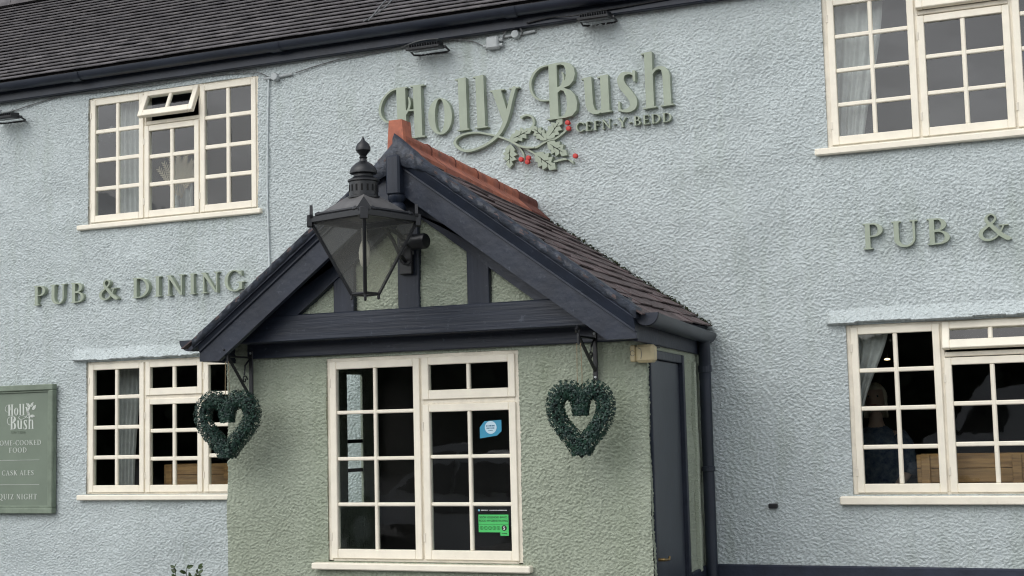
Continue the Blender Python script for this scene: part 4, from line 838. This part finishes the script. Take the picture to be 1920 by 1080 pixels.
def heart(X, Y, zc, w, h, tw, yaw, label, zt):
    t = thing('heart_wreath', (X, Y, zc-.25), label, 'wreath', 'heart wreaths on the porch'); ca, sa = math.cos(yaw), math.sin(yaw)
    def hp(s):
        x = 16*math.sin(s)**3/16*w/2; z = (13*math.cos(s)-5*math.cos(2*s)-2*math.cos(3*s)-math.cos(4*s)+2.5)/29*h; e = min(s, 2*math.pi-s); z -= .17*h*math.exp(-(e/.30)**1.15); return Vector((x*(1-.0*e), 0, z))
    loc = lambda p: Vector((X+p.x*ca-p.y*sa, Y+p.x*sa+p.y*ca, zc+p.z)); N = 64
    pts = [hp(2*math.pi*i/N) for i in range(N+1)]
    m = MB(); m.tube([loc(p) for p in pts], tw*.4, 8, False); m.build('core', mat('core_dark', (.006, .012, .010), .9), t)
    m = MB(); seg = [(pts[i+1]-pts[i]).length for i in range(N)]; tot = sum(seg)
    for k in range(8500):
        q = random.random()*tot; i = 0
        while i < N-1 and q > seg[i]: q -= seg[i]; i += 1
        d = (pts[i+1]-pts[i]).normalized(); c = pts[i]+d*q; a = random.random()*2*math.pi; s1 = Vector((0, 1, 0)); s2 = d.cross(s1).normalized()
        o = (s1*math.cos(a)+s2*math.sin(a)); r = tw*random.uniform(.70, .97); n = (o+Vector((random.gauss(0, .4), random.gauss(0, .4), random.gauss(.1, .4)))).normalized()
        u = n.orthogonal().normalized(); u = (u*math.cos(a*7)+n.cross(u)*math.sin(a*7)); ww = n.cross(u); L_ = random.uniform(.006, .0105); B_ = L_*.55; e_ = min(i, N-i)/N; r *= (.80+.20*min(1, e_/.10)); c2 = c+o*r
        m.add([loc(c2-u*L_), loc(c2+ww*B_+n*.002), loc(c2+u*L_+n*.003), loc(c2-ww*B_+n*.002)], [(0, 1, 2, 3)])
    m.build('foliage', 'leaf', t, kind='stuff', fix=False)
    m = MB(); top = Vector((X, Y, zt)); cl = loc(Vector((0, 0, h*.20)))
    for dx in (-.012, .012): m.tube([top+Vector((dx, 0, 0)), top*.5+cl*.5+Vector((dx*1.3, 0, 0)), cl+Vector((dx*.6, 0, 0))], .0022, 5)
    m.build('twine', 'twine', t)
heart(-2.405, -2.02, 1.640, .366, .385, .064, .10, 'dark green leafy heart wreath hanging beside the left window', 2.075)
heart(.082, -2.02, 1.622, .304, .388, .061, .28, 'dark green leafy heart wreath hanging between porch window and door', 2.085)

# ================================================================== EAVES FITTINGS
def floodlight(X, Y, Z, w, label):
    """flat LED floodlight tipped to shine down the wall, finned back uppermost, yoke to the wall"""
    t = thing('floodlight', (X, Y, Z), label, 'floodlight', 'black floodlights under the eaves'); tl = math.radians(8)
    ax = Vector((1, 0, 0)); f = Vector((0, -math.cos(tl), -math.sin(tl))); nn = Vector((0, -math.sin(tl), math.cos(tl)))
    c = Vector((X, Y, Z)); m = MB(); m.obox(c, (ax, f, nn), (w/2, .075, .011), .005); m.build('housing', 'black', t)
    for i in range(12):
        m = MB(); m.obox(c+ax*(-.42*w+i*.0763*w)+nn*.023, (ax, f, nn), (.003, .055, .013), .001); m.build('cooling_fin', 'black', t)
    m = MB(); m.obox(c-nn*.0125, (ax, f, nn), (w/2-.02, .056, .003), .001); m.build('lens', LENS, t)
    m = MB(); e = c-f*.02; m.tube([e+ax*(w/2+.006), e+ax*(w/2+.010)-f*.07-nn*.028, e-f*.115-nn*.03+ax*(w/2-.03), e-f*.115-nn*.03-ax*(w/2-.03), e-ax*(w/2+.010)-f*.07-nn*.028, e-ax*(w/2+.006)], .008, 6); m.build('yoke', 'black', t)
LENS = mat('flood_lens', (.16, .17, .18), .25)
floodlight(-1.835, -.14, 4.560, .29, 'black floodlight under the gutter above the H of the name sign'); floodlight(-.425, -.14, 4.605, .25, 'black floodlight under the gutter above the B of the name sign')
floodlight(-6.07, -.14, 4.468, .28, 'black floodlight under the gutter at the far left edge')
jb = thing('junction_box', (-1.31, 0, 4.5), 'square grey electrical junction box between the two sign floodlights', 'junction box')
MB().box(-1.362, -1.255, -.065, -.004, 4.508, 4.606, .012).build('case', 'grey_box', jb)
m = MB(); m.tube([(-1.255, -.035, 4.575), (-1.225, -.035, 4.575)], .014, 8); m.tube([(-1.255, -.035, 4.535), (-1.228, -.035, 4.535)], .014, 8); m.tube([(-1.362, -.035, 4.54), (-1.39, -.035, 4.54)], .012, 8); m.build('cable_gland', 'grey_box', jb)
def round_box(X, Z, label):
    t = thing('conduit_box', (X, 0, Z-.03), label, 'conduit box', 'round conduit boxes'); m = MB(); m.lathe((X, -.002, Z), [(.030, 0), (.034, .004), (.034, .046), (.029, .054), (.004, .056)], 16, (0, -1, 0)); soft(m.build('cover', 'grey_box', t))
    m = MB(); m.tube([(X-.03, -.022, Z), (X-.12, -.022, Z)], .011, 8); m.tube([(X+.03, -.022, Z+.002), (X+.16, -.02, Z+.01)], .011, 8); m.build('conduit', 'grey_box', t)
round_box(-1.118, 4.600, 'round grey conduit box right beside the square junction box'); round_box(-3.29, 4.530, 'round pale conduit box right of the upper left window'); round_box(-6.25, 4.555, 'round pale conduit box above the far left floodlight')
def cable(pts, r, m_, label, group=None):
    m = MB(); P = []; V = [Vector(p) for p in pts]
    for i in range(len(V)-1):
        a, b, c, d = V[max(i-1, 0)], V[i], V[i+1], V[min(i+2, len(V)-1)]
        for k in range(6):
            t = k/6; P.append(.5*((2*b)+(c-a)*t+(2*a-5*b+4*c-d)*t*t+(3*b-a-3*c+d)*t**3))
    P.append(V[-1]); m.tube(P, r, 6); return tag(m.build('cable', m_, smooth=True), label, 'cable', group)
cable([(-3.365, -.016, 4.53), (-3.375, -.016, 4.2), (-3.385, -.016, 3.6), (-3.378, -.016, 3.2), (-3.372, -.016, 2.95), (-3.36, -.016, 2.5)], .008, 'cablepale', 'thin painted cable running down wall right of upper left window')
cable([(-6.1, -.018, 4.555), (-5.8, -.02, 4.60), (-5.5, -.022, 4.632), (-5.1, -.022, 4.620), (-4.7, -.022, 4.612), (-4.3, -.022, 4.622), (-3.8, -.022, 4.618), (-3.5, -.022, 4.60), (-3.36, -.02, 4.54)], .0045, 'cable', 'pale cable strung along the fascia above upper left window')
cable([(-3.1, -.02, 4.545), (-2.7, -.02, 4.605), (-2.2, -.02, 4.625), (-1.9, -.10, 4.64), (-1.7, -.05, 4.64), (-1.5, -.02, 4.60), (-1.385, -.03, 4.54)], .0045, 'cable', 'dark cable looping from first sign floodlight to junction box')
cable([(-1.23, -.035, 4.575), (-1.19, -.04, 4.64), (-1.10, -.05, 4.655), (-1.06, -.05, 4.62), (-1.07, -.03, 4.59)], .006, 'cable', 'short looped cable over the round conduit box')
cable([(-1.0, -.088, 4.66), (-.8, -.095, 4.675), (-.62, -.12, 4.655), (-.42, -.095, 4.67), (-.1, -.088, 4.68), (.5, -.088, 4.70)], .006, 'black', 'black cable along the fascia to second sign floodlight')
tw = [[], []]
for i in range(40):
    s = i/39; c = E0+SL*(.02+s*1.25)+SN*(.05); c.x = -2.36+.10*s+.03*math.sin(s*6)
    for k in (0, 1): tw[k].append((c.x+.022*math.cos(s*9+k*math.pi), c.y, c.z+.02*math.sin(s*9+k*math.pi)))
m = MB(); m.tube(tw[0], .006, 6); m.tube(tw[1], .006, 6); tag(m.build('aerial_cable', 'cable', smooth=True), 'twisted grey aerial cables trailing down the tiled roof', 'cable')

# ---- alarm / sensor box on the porch corner
ab = thing('sensor_box', (.40, -1.75, 1.97), 'yellowed cream plastic sensor box on the porch corner above the door', 'sensor box')
m = MB(); m.box(.318, .352, FY-.085, FY-.012, 1.970, 2.072, .008); m.build('back_plate', 'plaster_box', ab)
m = MB(); m.box(.3535, .468, FY-.092, FY-.006, 1.964, 2.072, .016); m.build('case', 'plaster_box', ab)
m = MB(); m.tube([(.335+.014*math.cos(t), FY-.0865, 2.022+.016*math.sin(t)) for t in np.linspace(.3, 5.9, 14)], .0016, 5); m.tube([(.372, FY-.0935, 2.054), (.392, FY-.0935, 2.044), (.396, FY-.0935, 2.014), (.390, FY-.0935, 1.985)], .0018, 5); m.build('moulded_line', 'cable', ab)
m = MB(); m.tube([(.455, FY-.03, 2.05), (.47, FY+.03, 2.06), (.43, FY+.12, 2.07)], .008, 6); m.build('cable_tail', 'black', ab)
m = MB(); m.box(.698, .760, -.034, .004, .992, 1.026, .006); tag(m.build('weep_plug', 'black'), 'small black plastic vent on wall right of the downpipe', 'vent')

# ---- stickers inside the porch window
bs = thing('window_sticker', (-.66, FY+.02, 1.53), 'blue cut corner sticker with white disc on porch window', 'sticker'); ys = FY+.0205
m = MB(); m.prism([(-.733, 1.532), (-.733, 1.602), (-.700, 1.640), (-.583, 1.646), (-.583, 1.575), (-.615, 1.548)], lambda a, b: (a, ys-.0012, b), lambda a, b: (a, ys, b)); m.build('backing', mat('sticker_blue', (.035, .27, .42), .4, .03), bs)
m = MB(); m.lathe((-.657, ys-.0012, 1.600), [(.0405, 0), (.0405, .0006)], 24, (0, -1, 0)); m.build('disc', mat('sticker_pale', (.50, .66, .74), .4, .03), bs)
def small_text(txt, x, z, size, y, mat_, parent, bold=0):
    c = bpy.data.curves.new('text', 'FONT'); c.body = txt; c.size = size; c.align_x = 'CENTER'; c.offset = bold; ob = bpy.data.objects.new('text', c); COL.objects.link(ob)
    bpy.context.view_layer.update(); me = bpy.data.meshes.new_from_object(ob.evaluated_get(bpy.context.evaluated_depsgraph_get())); bpy.data.objects.remove(ob)
    v = [(x+p.co.x, y, z+p.co.y) for p in me.vertices]; f = [tuple(p.vertices) for p in me.polygons]; return mesh_obj('print', v, f, mat_, parent, fix=False)
INK = mat('ink_blue', (.02, .12, .22), .5); INKK = mat('ink_black', (.01, .015, .01), .5); WHT = mat('print_white', (.7, .72, .7), .5)
def print_line(x0, x1, z, h, y, mat_, parent, kind='print'):
    """a line of print too small to read: uneven short dashes"""
    m = MB(); x = x0
    while x < x1:
        w_ = random.uniform(.5, 1.0)*h; m.box(x, min(x+w_, x1), y-.0003, y, z, z+h*random.uniform(.8, 1), .00005); x += w_+h*.35
    o = m.build('print', mat_, parent, kind='stuff'); return o
print_line(-.688, -.627, 1.606, .009, ys-.0022, INK, bs); print_line(-.685, -.630, 1.592, .008, ys-.0022, INK, bs); print_line(-.672, -.642, 1.578, .005, ys-.0022, INK, bs)
gs = thing('rating_sticker', (-.65, FY+.02, .92), 'green food hygiene rating 5 sticker in porch window', 'sticker')
m = MB(); m.prism([(-.756, .945), (-.756, 1.055), (-.550, 1.055), (-.550, .924), (-.607, .924), (-.607, .945)], lambda a, b: (a, ys-.0012, b), lambda a, b: (a, ys, b)); m.build('backing', mat('sticker_green', (.07, .52, .13), .4, .03), gs)
small_text('SGÔR HYLENDID BWYD', -.653, 1.032, .0175, ys-.0018, INKK, gs, .0003); small_text('FOOD HYGIENE RATING', -.653, 1.011, .0178, ys-.0018, INKK, gs, .0003)
m = MB()
for i in range(5):
    m.tube([(-.735+i*.029+.0105*math.cos(t), ys-.002, .972+.0105*math.sin(t)) for t in np.linspace(0, 2*math.pi, 16)], .0011, 4)
m.build('ring', INKK, gs)
m = MB(); m.lathe((-.580, ys-.0012, .972), [(.0175, 0), (.0175, .0006)], 20, (0, -1, 0)); m.build('disc', INKK, gs)
for i in range(5): small_text(str(i), -.735+i*.029, .966, .016, ys-.0018, INKK, gs)
small_text('5', -.580, .962, .028, ys-.0026, WHT, gs, .0006); print_line(-.598, -.560, .935, .006, ys-.0016, INKK, gs)
m = MB(); m.box(-.756, -.550, ys-.0016, ys-.0013, .9935, .9950, .0001); m.build('rule', INKK, gs)
ps = thing('credit_strip', (-.66, FY+.02, 1.075), 'thin line of small white print above the green rating sticker', 'sticker')
print_line(-.738, -.690, 1.079, .007, ys, WHT, ps); print_line(-.678, -.560, 1.079, .006, ys, WHT, ps); m = MB(); m.lathe((-.752, ys, 1.082), [(.007, 0), (.007, .0006)], 12, (0, -1, 0)); m.build('emblem', mat('sticker_cyan', (.2, .5, .65), .4), ps)

# ================================================================== BEHIND THE GLASS
def curtain(x0, x1, z0, z1, y, folds, label, sweep=0, taper=0):
    """hanging voile: pleated sheet with a thickness; sweep pulls the free edge in towards the bottom"""
    m = MB(); nu, nv = folds*8, 14; V = []
    for j in range(nv+1):
        t = j/nv; z = z1+(z0-z1)*t
        for i in range(nu+1):
            s = i/nu; x = x0+(x1-x0)*s*(1-taper*math.sin(t*math.pi/2)**2)+sweep*t*s; V.append((x, y+.016*math.sin(s*folds*2*math.pi+.6*math.sin(3*t))*(.6+.4*t), z))
    n = len(V); V += [(a, b+.003, c) for a, b, c in V]; F = []
    for j in range(nv):
        for i in range(nu):
            a = j*(nu+1)+i; F += [(a, a+1, a+nu+2, a+nu+1), (n+a+nu+1, n+a+nu+2, n+a+1, n+a)]
    m.add(V, F); o = m.build('curtain', 'curtain', smooth=True, fix=False); tag(o, label, 'curtain', 'net curtains behind the windows'); return o
curtain(-5.03, -4.76, 3.30, 4.62, .13, 5, 'white net curtain in left bay of upper left window')
curtain(-4.55, -4.36, 3.30, 3.80, .30, 4, 'short gathered net behind dried feathers in upper left window')
curtain(-5.18, -4.92, 1.15, 2.32, .30, 5, 'grey net curtain drawn back in lower left window', 0, .25)
curtain(1.16, 1.62, 3.30, 4.62, .14, 6, 'white net curtain in left bay of upper right window', 0, .42)
curtain(1.22, 1.56, 1.55, 2.32, .14, 5, 'net curtain swept aside in lower right window', 0, .65)
# dried feather spray in the upper left window
vs = thing('dried_feather_spray', (-4.47, .22, 3.45), 'spray of cream dried feathers in a vase in upper left window', 'dried flowers')
m = MB(); m.lathe((-4.47, .22, 3.40), [(.03, 0), (.05, .05), (.055, .12), (.03, .22), (.026, .26), (.03, .27)], 14); m.build('vase', 'curtain', vs, smooth=True)
FEA = mat('dried_feather', (.52, .43, .32), .9)
for k, a in enumerate(np.linspace(-.62, .62, 7)):
    L_ = .37-.10*abs(a); b = Vector((-4.46, .22, 3.66)); m = MB(); c = [b+Vector((math.sin(a)*L_*s*(.5+.5*s), -.02*s+.01*k, math.cos(a)*L_*s)) for s in np.linspace(0, 1, 16)]
    m.tube(c, [.0035-.00015*i for i in range(16)], 5)
    for i in range(5, 16):
        for sd_ in (-1, 1):
            d = Vector((math.cos(a), 0, -math.sin(a)))*sd_; u = Vector((math.sin(a), 0, math.cos(a))); p = c[i]; w_ = .034*(1-((i-10)/7)**2*.7)
            m.add([p-u*.008, p+d*w_+u*.022, p+d*w_*.9+u*.034+Vector((0, .003, 0)), p+u*.010], [(0, 1, 2, 3)])
    m.build('feather', FEA, vs, fix=False)
bd = thing('paper_bird', (-5.09, .09, 4.28), 'dark diamond shaped ornament in top left pane', 'ornament')
m = MB(); m.prism([(-5.145, 4.275), (-5.07, 4.335), (-5.02, 4.29), (-5.09, 4.225)], lambda a, b: (a, .088, b), lambda a, b: (a, .094, b)); m.build('body', 'black', bd)
# pine planter boxes on the window boards
def crate(x0, x1, z0, z1, y0, y1, label):
    t = thing('pine_crate', ((x0+x1)/2, (y0+y1)/2, z0), label, 'crate', 'pine crates inside the windows'); h = (z1-z0)/3
    for k in range(3):
        MB().box(x0, x1, y0, y0+.018, z0+k*h+.001, z0+(k+1)*h-.002, .003).build('plank', 'pine', t); MB().box(x0, x1, y1-.018, y1, z0+k*h+.001, z0+(k+1)*h-.002, .003).build('plank', 'pine', t)
        for xx in (x0+.019, x1-.037): MB().box(xx, xx+.018, y0+.019, y1-.019, z0+k*h+.001, z0+(k+1)*h-.002, .003).build('plank', 'pine', t)
    xs = [x0+.03, x1-.09]+([x0+.62] if x1-x0 > 1 else [])
    for xx in xs: MB().box(xx, xx+.06, y0-.016, y0-.0005, z0+.004, z1-.004, .003).build('batten', 'pine', t)
    MB().box(x0+.04, x1-.04, y0+.02, y1-.02, z0+.02, z1-.04, .004).build('soil', 'soil', t)
crate(-4.585, -3.55, 1.087, 1.352, .19, .42, 'pine plank crate standing inside the lower left window'); crate(1.685, 3.0, 1.057, 1.345, .19, .42, 'long pine plank crate standing inside the lower right window')
# a small lit lamp at the back of the right-hand room
lt = thing('pendant_lamp', (1.27, 1.6, 2.05), 'small lit lamp glowing deep inside the lower right window', 'lamp')
m = MB(); m.lathe((1.285, 1.7, 2.055), [(.006, 0), (.022, .003), (.024, .010), (.008, .016)], 14); m.build('bulb', emis('warm_glow', (1, .72, .38), 2.2), lt); m = MB(); m.tube([(1.285, 1.7, 2.08), (1.285, 1.7, 2.42)], .005, 6); m.build('flex', 'black', lt)
# ---- woman standing inside, close to the glass
pr = thing('person', (1.25, 1.25, -.05), 'person in blue floral dress standing inside the lower right window', 'person')
def skin_body(name, joints, edges, mat_, root=0, sub=2):
    me = bpy.data.meshes.new(name); o0 = ORG[pr.name]; me.from_pydata([tuple(Vector(j[0])-o0) for j in joints], edges, []); o = bpy.data.objects.new(name, me); COL.objects.link(o)
    o.modifiers.new('skin', 'SKIN'); sb = o.modifiers.new('sub', 'SUBSURF'); sb.levels = sb.render_levels = sub
    for i, j in enumerate(joints): me.skin_vertices[0].data[i].radius = (j[1], j[2]); me.skin_vertices[0].data[i].use_root = (i == root)
    bpy.context.view_layer.update(); ev = bpy.data.meshes.new_from_object(o.evaluated_get(bpy.context.evaluated_depsgraph_get())); bpy.data.objects.remove(o)
    ev.materials.clear(); ev.materials.append(mat_); ev.polygons.foreach_set('use_smooth', [True]*len(ev.polygons)); q = bpy.data.objects.new(name, ev); COL.objects.link(q); q.parent = pr; return q
hx, hy, fz = 1.25, 1.25, -.05
SKIN = mat('skin', (.40, .26, .20), .55, .05, 8); HAIR = mat('fair_hair', (.60, .52, .40), .6, .2, 30, stretch=(1, 1, .2)); DR = mat('blue_floral_cloth', (.018, .030, .065), .85, .4, 26, col2=(.12, .14, .17))
J = [((hx, hy, .98), .15, .12), ((hx, hy, 1.18), .125, .10), ((hx, hy, 1.40), .15, .10), ((hx, hy, 1.50), .09, .07), ((hx, hy, 1.58), .05, .05), ((hx, hy, 1.66), .058, .062),
     ((hx-.18, hy, 1.46), .055, .055), ((hx-.23, hy-.01, 1.20), .042, .042), ((hx-.12, hy-.14, 1.06), .030, .030), ((hx-.04, hy-.17, 1.07), .024, .035),
     ((hx+.18, hy, 1.46), .055, .055), ((hx+.23, hy-.01, 1.20), .042, .042), ((hx+.14, hy-.14, 1.06), .030, .030), ((hx+.06, hy-.18, 1.06), .024, .035),
     ((hx-.09, hy, .88), .09, .10), ((hx-.10, hy, .48), .058, .065), ((hx-.10, hy+.01, .06), .036, .04), ((hx-.10, hy-.11, .0), .03, .03),
     ((hx+.09, hy, .88), .09, .10), ((hx+.10, hy, .48), .058, .065), ((hx+.10, hy+.01, .06), .036, .04), ((hx+.10, hy-.11, .0), .03, .03)]
Ed = [(0, 1), (1, 2), (2, 3), (3, 4), (4, 5), (2, 6), (6, 7), (7, 8), (8, 9), (2, 10), (10, 11), (11, 12), (12, 13), (0, 14), (14, 15), (15, 16), (16, 17), (0, 18), (18, 19), (19, 20), (20, 21)]
skin_body('body', J, Ed, SKIN)
m = MB(); m.lathe((hx, hy, .42), [(.30, 0), (.27, .2), (.22, .42), (.18, .56), (.155, .70), (.175, .86), (.185, .98), (.16, 1.06), (.10, 1.10), (.075, 1.12)], 22); m.v = [(x, hy+(y-hy)*.72, z) for x, y, z in m.v]
for s in (-1, 1): m.tube([(hx+s*.15, hy, 1.47), (hx+s*.20, hy, 1.40), (hx+s*.235, hy-.01, 1.22), (hx+s*.225, hy-.03, 1.17)], [.07, .072, .062, .064], 12)
m.build('dress', DR, pr, smooth=True)
hc = Vector((hx, hy-.01, 1.75)); V = []; F = []; nu, nv = 24, 18                         # head with modelled face
for j in range(nv+1):
    ph = math.pi*j/nv
    for i in range(nu):
        th = 2*math.pi*i/nu; x, y, z = math.sin(ph)*math.cos(th), math.sin(ph)*math.sin(th), math.cos(ph); X, Y_, Z_ = x*.074, y*.092, z*.112
        if z < 0: X *= 1-.28*z*z; Y_ *= 1-.12*z*z
        fr_ = max(0, -y)
        if fr_ > .2:
            Y_ -= .022*math.exp(-((X/.014)**2+((Z_+.012)/.022)**2))-.009*math.exp(-(((abs(X)-.031)/.014)**2+((Z_-.014)/.012)**2))+.004*math.exp(-((X/.022)**2+((Z_+.048)/.008)**2))*-1
        V.append(hc+Vector((X, Y_, Z_)))
for j in range(nv):
    for i in range(nu): F.append((j*nu+i, j*nu+(i+1) % nu, (j+1)*nu+(i+1) % nu, (j+1)*nu+i))
m = MB(); m.add(V, F)
for s in (-1, 1): m.lathe(hc+Vector((s*.071, .005, -.005)), [(.012, 0), (.020, .004), (.018, .012), (.006, .014)], 10, (s, .2, 0))
m.build('head', SKIN, pr, smooth=True)
for s in (-1, 1): m = MB(); m.lathe(hc+Vector((s*.031, -.074, .014)), [(.003, -.004), (.010, 0), (.009, .004), (.003, .006)], 10, (0, -1, 0)); m.build('eye', 'black', pr)
m = MB(); m.tube([hc+Vector((x, -.083+abs(x)*.25, -.050+abs(x)*.05)) for x in (-.024, -.012, 0, .012, .024)], [.002, .005, .006, .005, .002], 6); m.build('mouth', mat('lips', (.30, .09, .08), .5), pr)
V = []; F = []
for j in range(15):
    ph = math.pi*.80*j/14
    for i in range(nu):
        th = 2*math.pi*i/nu; fy = math.sin(th); front = fy < -.45; k = 1.17+.03*math.sin(th*5+j); p2 = min(ph, 1.0) if front else ph; rad = math.sin(p2) if p2 < 1.7 else 1.0
        V.append(hc+Vector((rad*math.cos(th)*.078*k, .012+rad*fy*.092*k, math.cos(p2)*.122-(.05 if (ph > 2.0 and not front) else 0))))
for j in range(14):
    for i in range(nu): F.append((j*nu+i, j*nu+(i+1) % nu, (j+1)*nu+(i+1) % nu, (j+1)*nu+i))
m = MB(); m.add(V, F); m.build('hair', HAIR, pr, smooth=True)

# ================================================================== SHRUB AT THE WALL FOOT
sh = thing('potted_shrub', (-3.85, -.50, GZ), 'green leafy shrub tips at bottom edge against the left wall', 'shrub')
m = MB(); m.lathe((-3.85, -.5, GZ), [(.13, 0), (.15, .02), (.19, .30), (.205, .31), (.205, .35), (.18, .35), (.17, .31)], 20); m.build('pot', 'terracotta_old', sh, smooth=False)
m = MB(); tips = []
for k in range(16):
    a = random.random()*6.28; r = random.uniform(.02, .20); zt = random.uniform(.35, .50) if k > 2 else .555; 
    if k < 3: r, a = .11*abs(k-1), (0 if k == 2 else math.pi)
    p = Vector((-3.85+r*math.cos(a), -.5+r*.6*math.sin(a), zt)); b = Vector((-3.85+random.uniform(-.05, .05), -.5, .06)); mid = b.lerp(p, .5)+Vector((random.uniform(-.02, .02), 0, 0)); m.tube([b, mid, p], [.005, .004, .002], 5)
    for s in np.linspace(.35, 1, 9): tips.append((b.lerp(mid, s*2) if s < .5 else mid.lerp(p, s*2-1), s))
m.build('stem', 'moss', sh)
m = MB()
for p, s in tips:
    for _ in range(2):
        a = random.random()*6.28; d = Vector((math.cos(a), math.sin(a)*.8, random.uniform(.3, 1.3))).normalized(); l = random.uniform(.04, .065); w_ = d.cross(Vector((random.gauss(0, 1), random.gauss(0, 1), .2))).normalized()*l*.26; n = d.cross(w_).normalized()*.004
        m.add([p, p+d*l*.35+w_+n, p+d*l*.75+w_*.8+n, p+d*l, p+d*l*.75-w_*.8+n, p+d*l*.35-w_+n], [(0, 1, 2, 3), (0, 3, 4, 5)])
m.build('foliage', 'leaf2', sh, kind='stuff', fix=False)

# ================================================================== ACROSS THE FORECOURT (seen mirrored in the panes)
def vehicle(name, X, Y, rot, prof, wid, wheels, wr, paint, glassp, label, cat):
    """body from a side profile (length, height); wheels in arches; windows set into the sides"""
    t = thing(name, (X, Y, GZ), label, cat); R_ = Matrix.Rotation(rot, 3, 'Z'); P = lambda a, b, c: tuple(Vector((X, Y, GZ))+R_ @ Vector((a, b, c)))
    pl_ = []; arches = sorted(wheels)
    for p in prof: pl_.append(p)
    low = .30; bottom = []
    for wx in reversed(arches): bottom += [(wx+wr*1.28*math.cos(s), wr+wr*1.28*math.sin(s)) for s in np.linspace(.0, math.pi, 11)]
    outl = pl_+[(a, max(b, low)) for a, b in bottom]
    g_ = G(0, min(a for a, b in outl)-.2, max(a for a, b in outl)+.2, 0, max(b for a, b in outl)+.2, .03); g_.F = g_.poly(outl); lp_ = g_.loops(.15)
    v, f = solid(lp_, lambda a, b: (a, b), -wid/2, wid/2)
    zmax = max(b for a, b in outl); m = MB(); n_ = len(v)
    vv = []
    for a, b, c in v:
        tp = 1-.16*max(0, (c-1.0))/max(.4, zmax-1.0) if zmax < 2 else 1-.08*max(0, c-1.1)/1.3; vv.append(P(a, b*tp, c))
    m.add(vv, f)
    back = [tuple(q) for q in f]; v2, f2 = solid(lp_, lambda a, b: (a, b), wid/2, -wid/2)
    m.add([P(a, b*(1-.16*max(0, (c-1.0))/max(.4, zmax-1.0) if zmax < 2 else 1-.08*max(0, c-1.1)/1.3), c) for a, b, c in v2], [q for q in f2 if len(q) == 3])
    m.build('body', paint, t, fix=False)
    for wx in wheels:
        for s in (-1, 1):
            k = MB(); k.lathe(P(wx, s*(wid/2-.12), wr), [(wr*.62, -.09), (wr*.95, -.10), (wr, -.07), (wr, .07), (wr*.95, .10), (wr*.64, .09)], 28, R_ @ Vector((0, 1, 0))); w_ = k.build('wheel', RUB, t, smooth=False)
            k = MB(); k.lathe(P(wx, s*(wid/2-.03), wr), [(wr*.60, -.02), (wr*.56, .0), (wr*.2, .01), (wr*.12, .02)], 20, R_ @ Vector((0, s, 0))); k.build('rim', 'grey_box', w_)
    for q in glassp:
        for s in (-1, 1):
            k = MB(); y = lambda c: s*(wid/2*(1-.16*max(0, (c-1.0))/max(.4, zmax-1.0) if zmax < 2 else 1-.08*max(0, c-1.1)/1.3)+.004)
            k.add([P(a, wid/2*0+y(c), c) for a, c in q], [tuple(range(len(q)))]); k.build('side_window', VGL, t)
    return t
RUB = mat('tyre', (.012, .012, .012), .85); VGL = mat('vehicle_glass', (.01, .012, .014), .05); VW = mat('van_white', (.72, .73, .74), .3, .03); CG = mat('car_silver', (.45, .46, .48), .3, .03, metal=.3)
vehicle('parked_van', 1.2, -20, math.radians(3), [(-2.55, .35), (-2.6, .9), (-2.45, 1.15), (-1.75, 1.35), (-1.25, 2.35), (-.85, 2.72), (2.45, 2.78), (2.6, 2.5), (2.62, .4)], 1.95, [-1.65, 1.55], .34, VW, [[(-1.55, 1.42), (-1.15, 2.05), (-.55, 2.05), (-.55, 1.42)]], 'white panel van parked across the road, mirrored in lower right window', 'van')
vehicle('parked_car', -5.4, -11.6, math.radians(6), [(-2.1, .35), (-2.15, .6), (-2.0, .82), (-1.1, .98), (-.45, 1.42), (.2, 1.5), (1.2, 1.45), (1.85, 1.05), (2.1, .95), (2.12, .4)], 1.75, [-1.32, 1.30], .32, CG, [[(-.9, 1.0), (-.42, 1.36), (.2, 1.42), (.2, 1.0)], [(.26, 1.0), (.26, 1.42), (1.1, 1.38), (1.55, 1.02)]], 'silver car parked on the forecourt, mirrored in the porch window', 'car')
# unseen tree belt, added so the lower panes mirror one dark mass
m = MB(); rr = random.Random(3)
for k in range(12000):
    x = rr.uniform(-75, 75); y = -44+rr.gauss(0, 2.2); hmax = 7.8+1.6*math.sin(x*.21)+1.0*math.sin(x*.57+1); z = GZ+hmax*rr.random()**.7; r = rr.uniform(.35, .75)
    d = [Vector((rr.gauss(0, 1), rr.gauss(0, 1), rr.gauss(0, 1))).normalized()*r for _ in range(4)]; c = Vector((x, y, z)); m.add([c+d[0], c+d[1], c+d[2], c+d[3]], [(0, 1, 2), (0, 2, 3)])
m.add([(-75, -46, GZ), (75, -46, GZ), (75, -46, 5.6), (-75, -46, 5.6), (-75, -46.4, GZ), (75, -46.4, GZ), (75, -46.4, 5.6), (-75, -46.4, 5.6)], [(0, 1, 2, 3), (4, 5, 6, 7), (3, 2, 6, 7), (0, 3, 7, 4), (1, 2, 6, 5)])
tag(m.build('unseen_tree_belt', mat('far_foliage', (.035, .05, .025), .9, .3, .8), fix=False), 'unseen dark belt of trees added behind the viewer to darken pane reflections', 'trees', None, 'stuff')
